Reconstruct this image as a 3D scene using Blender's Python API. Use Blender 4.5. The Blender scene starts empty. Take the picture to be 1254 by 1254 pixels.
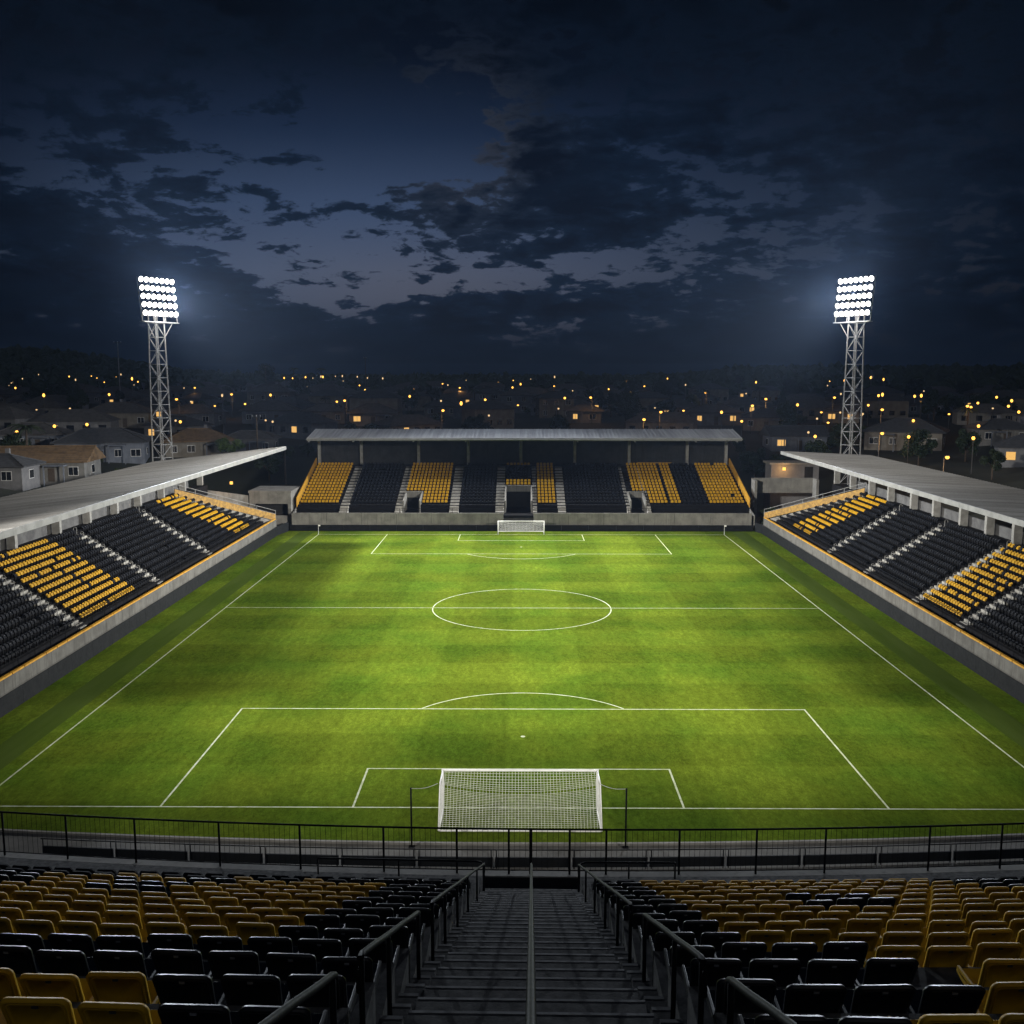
import bpy, bmesh, math, random
from mathutils import Vector, Matrix
random.seed(11)
R = math.radians
scn = bpy.context.scene
col = scn.collection
F_PX, PITCH, YAW, CAMX, CAMH = 1220.29, 0.135591, 0.0075043, -0.2526, 23.669
D, L, W = 52.394, 95.892, 30.556          # near goal line, pitch length, half width

# ------------------------------------------------------------------ camera
cam_d = bpy.data.cameras.new('camera'); cam = bpy.data.objects.new('camera', cam_d); col.objects.link(cam)
cam.location = (CAMX, 0, CAMH); cam.rotation_euler = (math.pi/2-PITCH, 0, YAW)
cam_d.sensor_width = 36; cam_d.lens = F_PX/1254*36; cam_d.clip_start = 0.1; cam_d.clip_end = 20000
scn.camera = cam

def ray(u, v):
    u = (u-627)/F_PX; v = (v-627)/F_PX
    c, s = math.cos(PITCH), math.sin(PITCH)
    y = c*1 + s*(-v); z = -s*1 + c*(-v)
    c, s = math.cos(YAW), math.sin(YAW)
    return Vector((c*u - s*y, s*u + c*y, z))
def project(p):
    x, y, z = p[0]-CAMX, p[1], p[2]-CAMH
    c, s = math.cos(YAW), math.sin(YAW); x, y = c*x + s*y, -s*x + c*y
    c, s = math.cos(PITCH), math.sin(PITCH); zc = c*y - s*z; up = s*y + c*z
    return 627+F_PX*x/zc, 627-F_PX*up/zc, zc

# ------------------------------------------------------------------ helpers
def tag(o, label=None, cat=None, group=None, kind=None):
    if label: o['label'] = label
    if cat: o['category'] = cat
    if group: o['group'] = group
    if kind: o['kind'] = kind
    return o
def empty(name, loc=(0, 0, 0), rz=0.0):
    o = bpy.data.objects.new(name, None); col.objects.link(o)
    o.location = loc; o.rotation_euler = (0, 0, rz); o.empty_display_size = .2
    return o
class MB:
    def __init__(self): self.v = []; self.f = []; self.m = []
    def add(self, vs, fs, m=0):
        b = len(self.v); self.v.extend([tuple(p) for p in vs])
        self.f.extend([tuple(b+i for i in f) for f in fs]); self.m.extend([m]*len(fs))
    def box(self, x0, x1, y0, y1, z0, z1, m=0):
        if x0 > x1: x0, x1 = x1, x0
        if y0 > y1: y0, y1 = y1, y0
        vs = [(x0,y0,z0),(x1,y0,z0),(x1,y1,z0),(x0,y1,z0),(x0,y0,z1),(x1,y0,z1),(x1,y1,z1),(x0,y1,z1)]
        self.add(vs, [(0,3,2,1),(4,5,6,7),(0,1,5,4),(1,2,6,5),(2,3,7,6),(3,0,4,7)], m)
    def quad(self, a, b, c, d, m=0): self.add([a,b,c,d], [(0,1,2,3)], m)
    def bar(self, p, q, w, h=None, m=0, up=(0,0,1)):
        h = w if h is None else h
        p, q = Vector(p), Vector(q); d = (q-p).normalized(); u = Vector(up)
        if abs(d.dot(u)) > .98: u = Vector((0,1,0))
        s = d.cross(u).normalized(); t = s.cross(d).normalized(); s *= w/2; t *= h/2
        vs = [p-s-t,p+s-t,p+s+t,p-s+t,q-s-t,q+s-t,q+s+t,q-s+t]
        self.add(vs, [(0,1,2,3),(7,6,5,4),(0,4,5,1),(1,5,6,2),(2,6,7,3),(3,7,4,0)], m)
    def tube(self, pts, r, n=8, m=0, cap=True):
        pts = [Vector(p) for p in pts]; rings = []
        rr = r if isinstance(r, (list, tuple)) else [r]*len(pts)
        for i, p in enumerate(pts):
            d = (pts[min(i+1, len(pts)-1)]-pts[max(i-1, 0)]).normalized()
            u = Vector((0,0,1)) if abs(d.z) < .95 else Vector((0,1,0))
            s = d.cross(u).normalized(); t = s.cross(d)
            rings.append([p+(s*math.cos(2*math.pi*k/n)+t*math.sin(2*math.pi*k/n))*rr[i] for k in range(n)])
        b = len(self.v)
        for r_ in rings: self.v.extend([tuple(x) for x in r_])
        for i in range(len(pts)-1):
            for k in range(n):
                k2 = (k+1) % n
                self.f.append((b+i*n+k, b+i*n+k2, b+(i+1)*n+k2, b+(i+1)*n+k)); self.m.append(m)
        if cap:
            self.f.append(tuple(b+k for k in reversed(range(n)))); self.m.append(m)
            self.f.append(tuple(b+(len(pts)-1)*n+k for k in range(n))); self.m.append(m)
    def prism(self, poly, vec, m=0):
        n = len(poly); vec = Vector(vec); a = [Vector(p) for p in poly]; b = [p+vec for p in a]
        fs = [tuple(reversed(range(n))), tuple(range(n, 2*n))]+[(i, (i+1) % n, n+(i+1) % n, n+i) for i in range(n)]
        self.add(a+b, fs, m)
    def build(self, name, mats, parent=None, smooth=False, bevel=0):
        me = bpy.data.meshes.new(name); me.from_pydata(self.v, [], self.f)
        mats = mats if isinstance(mats, (list, tuple)) else [mats]
        for x in mats: me.materials.append(x)
        if len(mats) > 1: me.polygons.foreach_set('material_index', self.m)
        if smooth: me.polygons.foreach_set('use_smooth', [True]*len(me.polygons))
        me.update()
        if bevel:
            bm = bmesh.new(); bm.from_mesh(me)
            bmesh.ops.remove_doubles(bm, verts=bm.verts, dist=1e-5)
            es = [e for e in bm.edges if len(e.link_faces) == 2 and e.calc_face_angle(0) > .5]
            bmesh.ops.bevel(bm, geom=es, offset=bevel, segments=2, affect='EDGES', profile=.6)
            bm.to_mesh(me); bm.free()
        o = bpy.data.objects.new(name, me); col.objects.link(o); o.parent = parent
        return o
def copy_tree(o, parent=None):
    c = o.copy(); col.objects.link(c); c.parent = parent
    for ch in list(o.children): copy_tree(ch, c)
    return c

# ------------------------------------------------------------------ materials
def new_mat(name):
    m = bpy.data.materials.new(name); m.use_nodes = True
    nt = m.node_tree; nt.nodes.clear()
    return m, nt
class NT:
    def __init__(self, nt): self.nt = nt
    def n(self, t, **k):
        x = self.nt.nodes.new(t)
        for a, b in k.items(): setattr(x, a, b)
        return x
    def put(self, sock, val):
        if hasattr(val, 'is_output') or isinstance(val, bpy.types.NodeSocket): self.nt.links.new(val, sock)
        else: sock.default_value = val
    def math(self, op, a, b=None, c=None, clamp=False):
        x = self.n('ShaderNodeMath', operation=op); x.use_clamp = clamp
        self.put(x.inputs[0], a)
        if b is not None: self.put(x.inputs[1], b)
        if c is not None: self.put(x.inputs[2], c)
        return x.outputs[0]
    def sstep(self, x, a, b, lo=0., hi=1.):
        m = self.n('ShaderNodeMapRange', interpolation_type='SMOOTHSTEP')
        self.put(m.inputs[0], x); m.inputs[1].default_value = a; m.inputs[2].default_value = b
        m.inputs[3].default_value = lo; m.inputs[4].default_value = hi
        return m.outputs[0]
    def noise(self, vec, scale, detail=4, rough=.55, dist=0.):
        x = self.n('ShaderNodeTexNoise'); self.put(x.inputs['Vector'], vec)
        x.inputs['Scale'].default_value = scale; x.inputs['Detail'].default_value = detail
        x.inputs['Roughness'].default_value = rough; x.inputs['Distortion'].default_value = dist
        return x.outputs[0]
    def mix(self, f, a, b, mode='MIX'):
        x = self.n('ShaderNodeMix', data_type='RGBA', blend_type=mode)
        self.put(x.inputs[0], f)
        for s, v in ((x.inputs[6], a), (x.inputs[7], b)):
            if isinstance(v, (tuple, list)): v = (*v[:3], 1)
            self.put(s, v)
        return x.outputs[2]
    def mapping(self, vec, scale=(1, 1, 1), loc=(0, 0, 0), rot=(0, 0, 0)):
        x = self.n('ShaderNodeMapping'); self.put(x.inputs[0], vec)
        x.inputs['Scale'].default_value = scale; x.inputs['Location'].default_value = loc; x.inputs['Rotation'].default_value = rot
        return x.outputs[0]
def mat(name, c1, c2=None, scale=2.0, rough=.7, metal=0., spec=.4, bump=0., bscale=20., detail=5, stretch=(1, 1, 1), rnd=0., coord='Object', streak=0., emit=None, estr=0.):
    m, nt = new_mat(name); g = NT(nt)
    out = g.n('ShaderNodeOutputMaterial'); b = g.n('ShaderNodeBsdfPrincipled'); nt.links.new(b.outputs[0], out.inputs[0])
    b.inputs['Roughness'].default_value = rough; b.inputs['Metallic'].default_value = metal; b.inputs['Specular IOR Level'].default_value = spec
    tc = g.n('ShaderNodeTexCoord'); vec = g.mapping(tc.outputs[coord], stretch)
    if c2 is None: c2 = tuple(x*.72 for x in c1)
    f = g.sstep(g.noise(vec, scale, detail, .6), .3, .7)
    c = g.mix(f, c1, c2)
    if streak:
        sv = g.mapping(tc.outputs[coord], (3, 3, .15))
        s = g.sstep(g.noise(sv, 1.5, 4, .6), .5, .75)
        c = g.mix(g.math('MULTIPLY', s, streak), c, tuple(x*.35 for x in c1))
    if rnd:
        oi = g.n('ShaderNodeObjectInfo')
        k = g.math('MULTIPLY_ADD', oi.outputs['Random'], 2*rnd, 1-rnd)
        h = g.n('ShaderNodeHueSaturation'); h.inputs['Hue'].default_value = .5; g.put(h.inputs['Value'], k); g.put(h.inputs['Color'], c); c = h.outputs[0]
    nt.links.new(c, b.inputs['Base Color'])
    r2 = g.math('MULTIPLY_ADD', g.noise(vec, scale*2.3, 3), .25, rough-.12, clamp=True); nt.links.new(r2, b.inputs['Roughness'])
    if bump:
        bp = g.n('ShaderNodeBump'); bp.inputs['Strength'].default_value = bump; bp.inputs['Distance'].default_value = .02
        nt.links.new(g.noise(vec, bscale, 5), bp.inputs['Height']); nt.links.new(bp.outputs[0], b.inputs['Normal'])
    if emit:
        b.inputs['Emission Color'].default_value = (*emit, 1); b.inputs['Emission Strength'].default_value = estr
        m.cycles.emission_sampling = 'NONE'
    return m
M = {}
M['concrete'] = mat('weathered concrete', (.215,.208,.19), (.135,.13,.12), .7, .9, bump=.4, bscale=9, streak=.55)
M['concrete_side'] = mat('toned-down concrete', (.13,.127,.118), (.085,.082,.076), .7, .95, spec=.1, bump=.4, bscale=9, streak=.6)  # same concrete, weaker light on the side walls put into its colour
M['concrete_dark'] = mat('dark concrete', (.10,.10,.10), (.055,.055,.057), 1.1, .9, bump=.5, bscale=12)
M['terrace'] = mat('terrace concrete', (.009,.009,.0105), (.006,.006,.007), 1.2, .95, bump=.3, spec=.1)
M['stair'] = mat('stair concrete', (.34,.33,.30), (.20,.19,.175), 1.5, .9, bump=.4)
M['near_stair'] = mat('worn stair concrete', (.115,.114,.112), (.05,.05,.05), 5.5, .9, spec=.1, bump=.2, bscale=40)
M['nosing'] = mat('worn step edge', (.20,.20,.20), (.10,.10,.10), 6, .85)
M['board'] = mat('black board', (.006,.007,.008), (.010,.011,.012), 1.5, .75, spec=.12)
M['yellow'] = mat('yellow paint', (.55,.29,.025), (.36,.18,.02), 2.5, .5)
M['yellow_dim'] = mat('dull yellow steel', (.34,.19,.03), (.16,.09,.02), 2.5, .6)  # barriers and sign; on roof beams the yellow imitates warm lamplight
M['seat_yellow'] = mat('yellow seat plastic', (.56,.335,.015), (.42,.24,.010), 2.6, .55, rnd=.24, spec=.2, streak=.25)
M['seat_black'] = mat('black seat plastic', (.0045,.0052,.0075), (.008,.009,.012), 5, .42, rnd=.2, spec=.28)
M['stuff_yellow'] = mat('duller yellow seat plastic', (.46,.255,.011), (.33,.175,.008), 2.5, .65, spec=.12)  # duller yellow than the single near seats
M['stuff_black'] = mat('matt black seat plastic', (.0045,.0052,.0075), (.008,.009,.012), 3, .7, spec=.06)
M['plate'] = mat('pale number plate', (.20,.21,.24), None, 5, .5)
M['bracket'] = mat('grey seat bracket', (.11,.115,.12), None, 6, .45, metal=.6)
M['rail'] = mat('black painted rail', (.005,.005,.0055), (.008,.008,.0085), 7, .6, spec=.04)
M['steel'] = mat('galvanised steel', (.27,.27,.267), (.19,.19,.19), 3, .65, metal=.2)
M['white'] = mat('white paint', (.78,.78,.76), (.66,.66,.64), 3, .45)
M['line'] = mat('pitch paint', (.44,.48,.34), (.26,.31,.14), 2.2, .9)
M['net'] = mat('white net cord', (.8,.8,.78), None, 5, .8)
M['rope'] = mat('pale rope', (.4,.4,.37), None, 5, .8)
M['sheet'] = mat('roof sheeting', (.29,.29,.284), (.165,.162,.157), 1.6, .7, spec=.2, stretch=(.03, 1.0, .03), detail=8, streak=.35)
M['sheet_far'] = mat('far roof sheeting', (.30,.30,.31), (.19,.19,.20), 1.6, .65, spec=.3, stretch=(1.0, .03, .03), detail=8)
M['fascia'] = mat('grey fascia', (.27,.27,.265), (.18,.18,.177), 1, .6)
M['column'] = mat('pale column', (.25,.246,.235), (.16,.157,.148), 1.5, .7)
M['backwall'] = mat('dark cladding', (.034,.035,.037), (.022,.023,.024), .8, .9, streak=.5, spec=.1)
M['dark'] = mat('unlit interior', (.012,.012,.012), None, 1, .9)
M['pole'] = mat('street pole', (.10,.10,.10), None, 2, .6, metal=.4)
M['wood'] = mat('timber pole', (.10,.075,.05), None, 3, .9)
M['bark'] = mat('bark', (.07,.052,.038), (.035,.027,.02), 4, .95)
def leafmat(name, a, b):
    m = mat(name, a, b, 3, .7, spec=.25, rnd=.35)
    return m
M['leaf_dark'] = leafmat('dark leaves', (.024,.038,.018), (.012,.02,.01))
M['leaf_mid'] = leafmat('mid leaves', (.034,.050,.018), (.015,.025,.010))
M['leaf_green'] = leafmat('fresh leaves', (.10,.15,.035), (.04,.07,.018))
M['frond'] = leafmat('palm fronds', (.03,.042,.018), (.016,.024,.012))
for i, (a, b) in enumerate((((.16,.158,.152),(.115,.113,.108)), ((.135,.15,.18),(.095,.105,.13)), ((.18,.165,.14),(.13,.118,.10)), ((.14,.14,.145),(.10,.10,.105)))):
    M['wall%d' % i] = mat('house render %s' % 'abcd'[i], a, b, .8, .9, streak=.4)
M['frame'] = mat('window frame', (.5,.5,.5), None, 3, .5)
M['door'] = mat('dark door', (.06,.045,.035), None, 3, .6)
M['glass'] = mat('dark window glass', (.012,.014,.018), None, 2, .15, spec=.6)
def tiles(name, a, b):
    m, nt = new_mat(name); g = NT(nt)
    out = g.n('ShaderNodeOutputMaterial'); bs = g.n('ShaderNodeBsdfPrincipled'); nt.links.new(bs.outputs[0], out.inputs[0])
    tc = g.n('ShaderNodeTexCoord'); v = tc.outputs['Object']
    sx = g.n('ShaderNodeSeparateXYZ'); nt.links.new(v, sx.inputs[0])
    rows = g.math('FRACT', g.math('MULTIPLY', sx.outputs[2], 4.0))
    f = g.sstep(g.noise(v, 1.3, 6, .65), .35, .7)
    c = g.mix(f, a, b); c = g.mix(g.math('MULTIPLY', g.sstep(rows, .75, .95), .5), c, tuple(x*.4 for x in b))
    nt.links.new(c, bs.inputs['Base Color']); bs.inputs['Roughness'].default_value = .85
    bp = g.n('ShaderNodeBump'); bp.inputs['Strength'].default_value = .6; bp.inputs['Distance'].default_value = .05
    nt.links.new(rows, bp.inputs['Height']); nt.links.new(bp.outputs[0], bs.inputs['Normal'])
    return m
M['tile0'] = tiles('grey roof tiles', (.085,.08,.078), (.05,.048,.047))
M['tile1'] = tiles('brown roof tiles', (.16,.10,.05), (.085,.055,.03))
M['tile2'] = tiles('dark slate roof tiles', (.05,.052,.058), (.03,.031,.035))
def emis(name, c, s, sampled=False):
    m, nt = new_mat(name); g = NT(nt)
    out = g.n('ShaderNodeOutputMaterial'); e = g.n('ShaderNodeEmission'); nt.links.new(e.outputs[0], out.inputs[0])
    e.inputs[0].default_value = (*c, 1); e.inputs[1].default_value = s
    if not sampled: m.cycles.emission_sampling = 'NONE'
    return m
M['lens'] = emis('lit floodlight lens', (1, .97, .92), 6)
M['bulb'] = emis('lit lamp core', (.9, .93, 1), .45)
M['street'] = emis('sodium street light', (1, .46, .07), 3.4)
M['warmwin'] = emis('lit window', (1, .56, .16), .9)
M['warmlamp'] = emis('warm bulkhead lamp', (1, .5, .10), 2)
M['paleglow'] = emis('pale far light', (1, .66, .30), 1.1)

# grass
def grassmat():
    m, nt = new_mat('mown grass'); g = NT(nt)
    out = g.n('ShaderNodeOutputMaterial'); b = g.n('ShaderNodeBsdfPrincipled'); nt.links.new(b.outputs[0], out.inputs[0])
    tc = g.n('ShaderNodeTexCoord'); v = tc.outputs['Object']
    s = g.n('ShaderNodeSeparateXYZ'); nt.links.new(v, s.inputs[0])
    wob = g.math('MULTIPLY_ADD', g.noise(v, .35, 3), .5, -.25)
    def stripe(c, per, ph):
        t = g.math('SINE', g.math('MULTIPLY', g.math('ADD', g.math('ADD', c, wob), ph), 2*math.pi/per))
        return g.sstep(t, -.16, .16)
    sy = stripe(s.outputs[1], 11.0, 2.0); sx = stripe(s.outputs[0], 11.6, 1.0)
    base = g.mix(g.sstep(g.noise(v, .11, 5, .6), .35, .68), (.080,.112,.0105), (.048,.086,.0080))
    fine = g.noise(g.mapping(v, (1, .55, 1)), 3.5, 6, .75)
    fine2 = g.noise(g.mapping(v, (1.6, .5, 1), rot=(0, 0, .7)), 1.2, 6, .7)
    k = g.math('MULTIPLY_ADD', sy, .18, .78)
    k = g.math('ADD', k, g.math('MULTIPLY', sx, .16))
    k = g.math('MULTIPLY', k, g.math('MULTIPLY_ADD', fine, 1.5, .27))
    k = g.math('MULTIPLY', k, g.math('MULTIPLY_ADD', fine2, 1.1, .46))
    fine3 = g.noise(g.mapping(v, (1.5, .6, 1), rot=(0, 0, -.5)), 8, 4, .8)
    k = g.math('MULTIPLY', k, g.math('MULTIPLY_ADD', fine3, 1.3, .36))
    vm = g.n('ShaderNodeVectorMath', operation='SCALE'); nt.links.new(base, vm.inputs[0]); nt.links.new(k, vm.inputs['Scale'])
    worn = g.sstep(g.noise(v, .55, 6, .7), .62, .8)
    c = g.mix(g.math('MULTIPLY', worn, .3), vm.outputs[0], (.115,.118,.020))
    nt.links.new(c, b.inputs['Base Color']); b.inputs['Roughness'].default_value = 1; b.inputs['Specular IOR Level'].default_value = .0
    bp = g.n('ShaderNodeBump'); bp.inputs['Strength'].default_value = .55; bp.inputs['Distance'].default_value = .05
    nt.links.new(g.noise(v, 6, 6, .8), bp.inputs['Height']); nt.links.new(bp.outputs[0], b.inputs['Normal'])
    return m
M['grass'] = grassmat()
M['turf'] = mat('worn synthetic surround', (.055,.082,.016), (.042,.068,.010), .6, .98, spec=0.0, bump=.3, stretch=(1, .15, 1))
M['pave'] = mat('pavement concrete', (.13,.127,.12), (.08,.078,.074), .5, .95, spec=.15, bump=.4, bscale=7)
M['earth'] = mat('dark ground', (.020,.023,.015), (.010,.012,.008), .06, .95, detail=8, bump=.5, bscale=.6)
M['road'] = mat('asphalt', (.05,.05,.05), None, .4, .9)

# ------------------------------------------------------------------ world: dusk sky with cloud deck
world = bpy.data.worlds.new('World'); scn.world = world; world.use_nodes = True
nt = world.node_tree; nt.nodes.clear(); g = NT(nt)
wo = g.n('ShaderNodeOutputWorld'); bg = g.n('ShaderNodeBackground'); nt.links.new(bg.outputs[0], wo.inputs[0])
tc = g.n('ShaderNodeTexCoord'); sp = g.n('ShaderNodeSeparateXYZ'); nt.links.new(tc.outputs['Generated'], sp.inputs[0])
X, Y, Z = sp.outputs
z0 = g.math('MAXIMUM', Z, 0.0)
w_ = g.math('DIVIDE', 1.0, g.math('ADD', z0, .42))
cv = g.n('ShaderNodeCombineXYZ'); g.put(cv.inputs[0], g.math('MULTIPLY', X, w_)); g.put(cv.inputs[1], g.math('MULTIPLY', Y, w_)); g.put(cv.inputs[2], g.math('MULTIPLY', g.math('MULTIPLY', Z, 2.3), w_))
P = cv.outputs[0]
yy = g.math('MAXIMUM', Y, .08)
az = g.math('DIVIDE', X, yy); el = g.math('DIVIDE', Z, yy)
def gauss(px, py, sx, sy, amp, rot=0.):
    a0 = math.tan(math.atan((px-627)/F_PX)-YAW); e0 = math.tan(math.atan((627-py)/F_PX)-PITCH)
    dx = g.math('SUBTRACT', az, a0); dy = g.math('SUBTRACT', el, e0)
    c, s = math.cos(R(rot)), math.sin(R(rot))
    u = g.math('ADD', g.math('MULTIPLY', dx, c*F_PX/sx), g.math('MULTIPLY', dy, s*F_PX/sx))
    v = g.math('ADD', g.math('MULTIPLY', dx, -s*F_PX/sy), g.math('MULTIPLY', dy, c*F_PX/sy))
    q = g.math('ADD', g.math('MULTIPLY', u, u), g.math('MULTIPLY', v, v))
    return g.math('MULTIPLY', g.math('EXPONENT', g.math('MULTIPLY', q, -.5)), amp)
clear = None
for gg in ((400,205,175,52,1.0,-6),(470,312,125,28,1.05,-6),(700,338,140,14,.9,4),(225,285,180,16,.75,-21),(565,165,42,55,.6),(895,272,95,20,.75,14),(230,70,260,60,.6),(470,90,130,60,.6),(900,110,160,50,.35,10),
           (1010,190,150,26,.5,12),(1185,358,70,9,.6,5),(1130,250,120,16,.4,14),(140,195,110,30,.35,-20),(520,215,60,50,.4),(780,300,60,12,.4,18),(560,350,30,10,.5),(330,110,170,45,.35),
           (670,255,105,32,-.55),(660,150,70,45,-.45),(450,285,75,16,-.38),(245,240,85,30,-.55,-25),(420,205,30,14,-.3),(140,170,40,22,-.3)):
    q = gauss(*gg); clear = q if clear is None else g.math('ADD', clear, q)
warp = g.n('ShaderNodeTexNoise'); g.put(warp.inputs['Vector'], P); warp.inputs['Scale'].default_value = 7; warp.inputs['Detail'].default_value = 3
wv = g.n('ShaderNodeVectorMath', operation='MULTIPLY_ADD'); g.put(wv.inputs[0], warp.outputs[1]); wv.inputs[1].default_value = (.10, .10, .07); g.put(wv.inputs[2], P)
P2 = wv.outputs[0]
n1 = g.noise(g.mapping(P2, loc=(1.3, .4, 0)), 3.6, 6, .55, .0)
n2 = g.noise(g.mapping(P2, (1, 1, 1.25), (5, 2, 1)), 13, 8, .60, .0)
bil = g.math('ABSOLUTE', g.math('MULTIPLY_ADD', g.noise(g.mapping(P, loc=(2, 7, 3)), 19, 4, .5, .0), 2.0, -1.0))
dens = g.math('ADD', g.math('MULTIPLY', n1, .85), g.math('MULTIPLY', n2, 1.15))
dens = g.math('SUBTRACT', dens, g.math('MULTIPLY', bil, .34))
dens = g.math('SUBTRACT', g.math('ADD', dens, .168-.94), g.math('MULTIPLY', clear, .245))
cover = g.sstep(dens, -.035, .075)
core = g.sstep(dens, .0, .30)
# clear sky colour by height, brighter towards the afterglow
ramp = g.n('ShaderNodeValToRGB'); nt.links.new(z0, ramp.inputs[0])
cr = ramp.color_ramp; cr.elements[0].position = 0.0; cr.elements[0].color = (.030,.030,.045,1)
cr.elements[1].position = 1.0; cr.elements[1].color = (.004,.008,.018,1)
for p, c in ((.05,(.066,.078,.120)),(.10,(.075,.098,.160)),(.16,(.043,.070,.138)),(.225,(.0130,.0270,.066)),(.29,(.0032,.0085,.0230)),(.40,(.0025,.0062,.0165))):
    e = cr.elements.new(p); e.color = (*c, 1)
glow = g.math('MULTIPLY_ADD', gauss(470,285,290,165,1.0), .98, .10)
vs = g.n('ShaderNodeVectorMath', operation='SCALE'); nt.links.new(ramp.outputs[0], vs.inputs[0]); nt.links.new(glow, vs.inputs['Scale'])
warm = gauss(520,352,110,28,1.0)
skyc = g.mix(g.math('MULTIPLY', warm, .22), vs.outputs[0], (.135,.120,.120))
tex = g.sstep(g.noise(g.mapping(P, (1, 1, 1.5), (9, 4, 2)), 5.5, 7, .6, .3), .34, .70)
cl_lit = (.0034,.0105,.0262); cl_dark = (.0003,.0020,.0072)
cloudc = g.mix(g.math('MULTIPLY', core, g.math('MULTIPLY_ADD', tex, -.62, 1.0)), cl_lit, cl_dark)
side = g.math('MULTIPLY_ADD', gauss(560,330,400,170,1.0), .85, .34)
vs2 = g.n('ShaderNodeVectorMath', operation='SCALE'); nt.links.new(cloudc, vs2.inputs[0]); nt.links.new(side, vs2.inputs['Scale'])
edge = g.math('MULTIPLY', gauss(570,175,60,60,1.0), g.math('SUBTRACT', 1.0, core))
cloud2 = g.mix(g.math('MULTIPLY', edge, .75), vs2.outputs[0], (.040,.045,.060))
fin = g.mix(g.math('MULTIPLY', cover, .97), skyc, cloud2)
lowband = g.sstep(Z, .012, .075, 1.0, 0.0)
fin = g.mix(g.math('MULTIPLY', lowband, .8), fin, (.0028,.0062,.0135))
hi = g.sstep(Z, .35, .7)
fin = g.mix(hi, fin, (.008,.014,.030))
nt.links.new(fin, bg.inputs[0]); bg.inputs[1].default_value = .78
world.cycles.sampling_method = 'MANUAL'; world.cycles.sample_map_resolution = 128

# ------------------------------------------------------------------ terrain
def ss(t): t = min(1, max(0, t)); return t*t*(3-2*t)
def elev(x, y):
    dx = max(0, abs(x)-57); dy = max(0, y-184) if y > 0 else max(0, -20-y)
    r = math.hypot(dx, dy)
    h = 7.2*ss(r/20)+4.6*ss((r-16)/70)+2.2*ss((r-90)/250)
    if y > 300:
        h += (y-300)*.004*ss((y-300)/300)
        a = x/y
        h += 27*ss((y-560)/420)*math.exp(-((a+.50)/.14)**2)
        h += 8*ss((y-430)/380)*ss((a-.13)/.12)
    return h
def solve(px, py, h=0.0):
    d = ray(px, py); t = 150.0
    while t < 2500:
        p = Vector((CAMX, 0, CAMH))+d*t
        if p.z <= elev(p.x, p.y)+h: return Vector((p.x, p.y, elev(p.x, p.y)))
        t += 1.0
    p = Vector((CAMX, 0, CAMH))+d*900; return Vector((p.x, p.y, elev(p.x, p.y)))
def grid_sheet(name, xs, ys, zf, m):
    me = bpy.data.meshes.new(name); nx = len(xs)
    vs_ = [(x, y, zf(x, y)) for y in ys for x in xs]
    fs = [(j*nx+i, j*nx+i+1, (j+1)*nx+i+1, (j+1)*nx+i) for j in range(len(ys)-1) for i in range(nx-1)]
    me.from_pydata(vs_, [], fs); me.materials.append(m)
    me.polygons.foreach_set('use_smooth', [True]*len(me.polygons))
    o = bpy.data.objects.new(name, me); col.objects.link(o); tag(o, kind='structure'); return o
def axis(lo, hi, f0, f1, step):
    a = [f0+i*step for i in range(int((f1-f0)/step)+1)]
    s = step
    while a[0] > lo: s *= 1.25; a.insert(0, a[0]-s)
    s = step
    while a[-1] < hi: s *= 1.25; a.append(a[-1]+s)
    return a
grid_sheet('ground', axis(-3000, 3000, -320, 320, 8), axis(-300, 3200, -40, 480, 8), lambda x, y: elev(x, y)-.016, M['earth'])
g_ = MB(); g_.quad((-36.6,46.5,0),(36.6,46.5,0),(36.6,151.9,0),(-36.6,151.9,0)); tag(g_.build('pitch_ground', M['grass']), kind='structure')
for s in (-1, 1):
    t_ = MB(); t_.quad((s*33.0-.9,44,.004),(s*33.0+1.3,44,.004),(s*33.0+1.3,150.5,.004),(s*33.0-.9,150.5,.004))
    tag(t_.build('surround_path', M['turf']), kind='structure')
pv = MB()
N_ = 40
for i in range(N_):
    xa, xb = -60+120*i/N_, -60+120*(i+1)/N_
    ya, yb = 47.9+xa*xa/560, 47.9+xb*xb/560
    pv.quad((xa,20,.01),(xb,20,.01),(xb,yb,.01),(xa,ya,.01))
tag(pv.build('pavement', M['pave']), kind='structure')
kb = MB()
for i in range(N_):
    xa, xb = -60+120*i/N_, -60+120*(i+1)/N_
    ya, yb = 47.9+xa*xa/560, 47.9+xb*xb/560
    kb.add([(xa,ya,0),(xb,yb,0),(xb,yb+.16,0),(xa,ya+.16,0),(xa,ya,.12),(xb,yb,.12),(xb,yb+.16,.12),(xa,ya+.16,.12)], [(4,5,6,7),(0,1,5,4),(2,3,7,6)])
tag(kb.build('kerb', M['concrete']), kind='structure')

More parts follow.
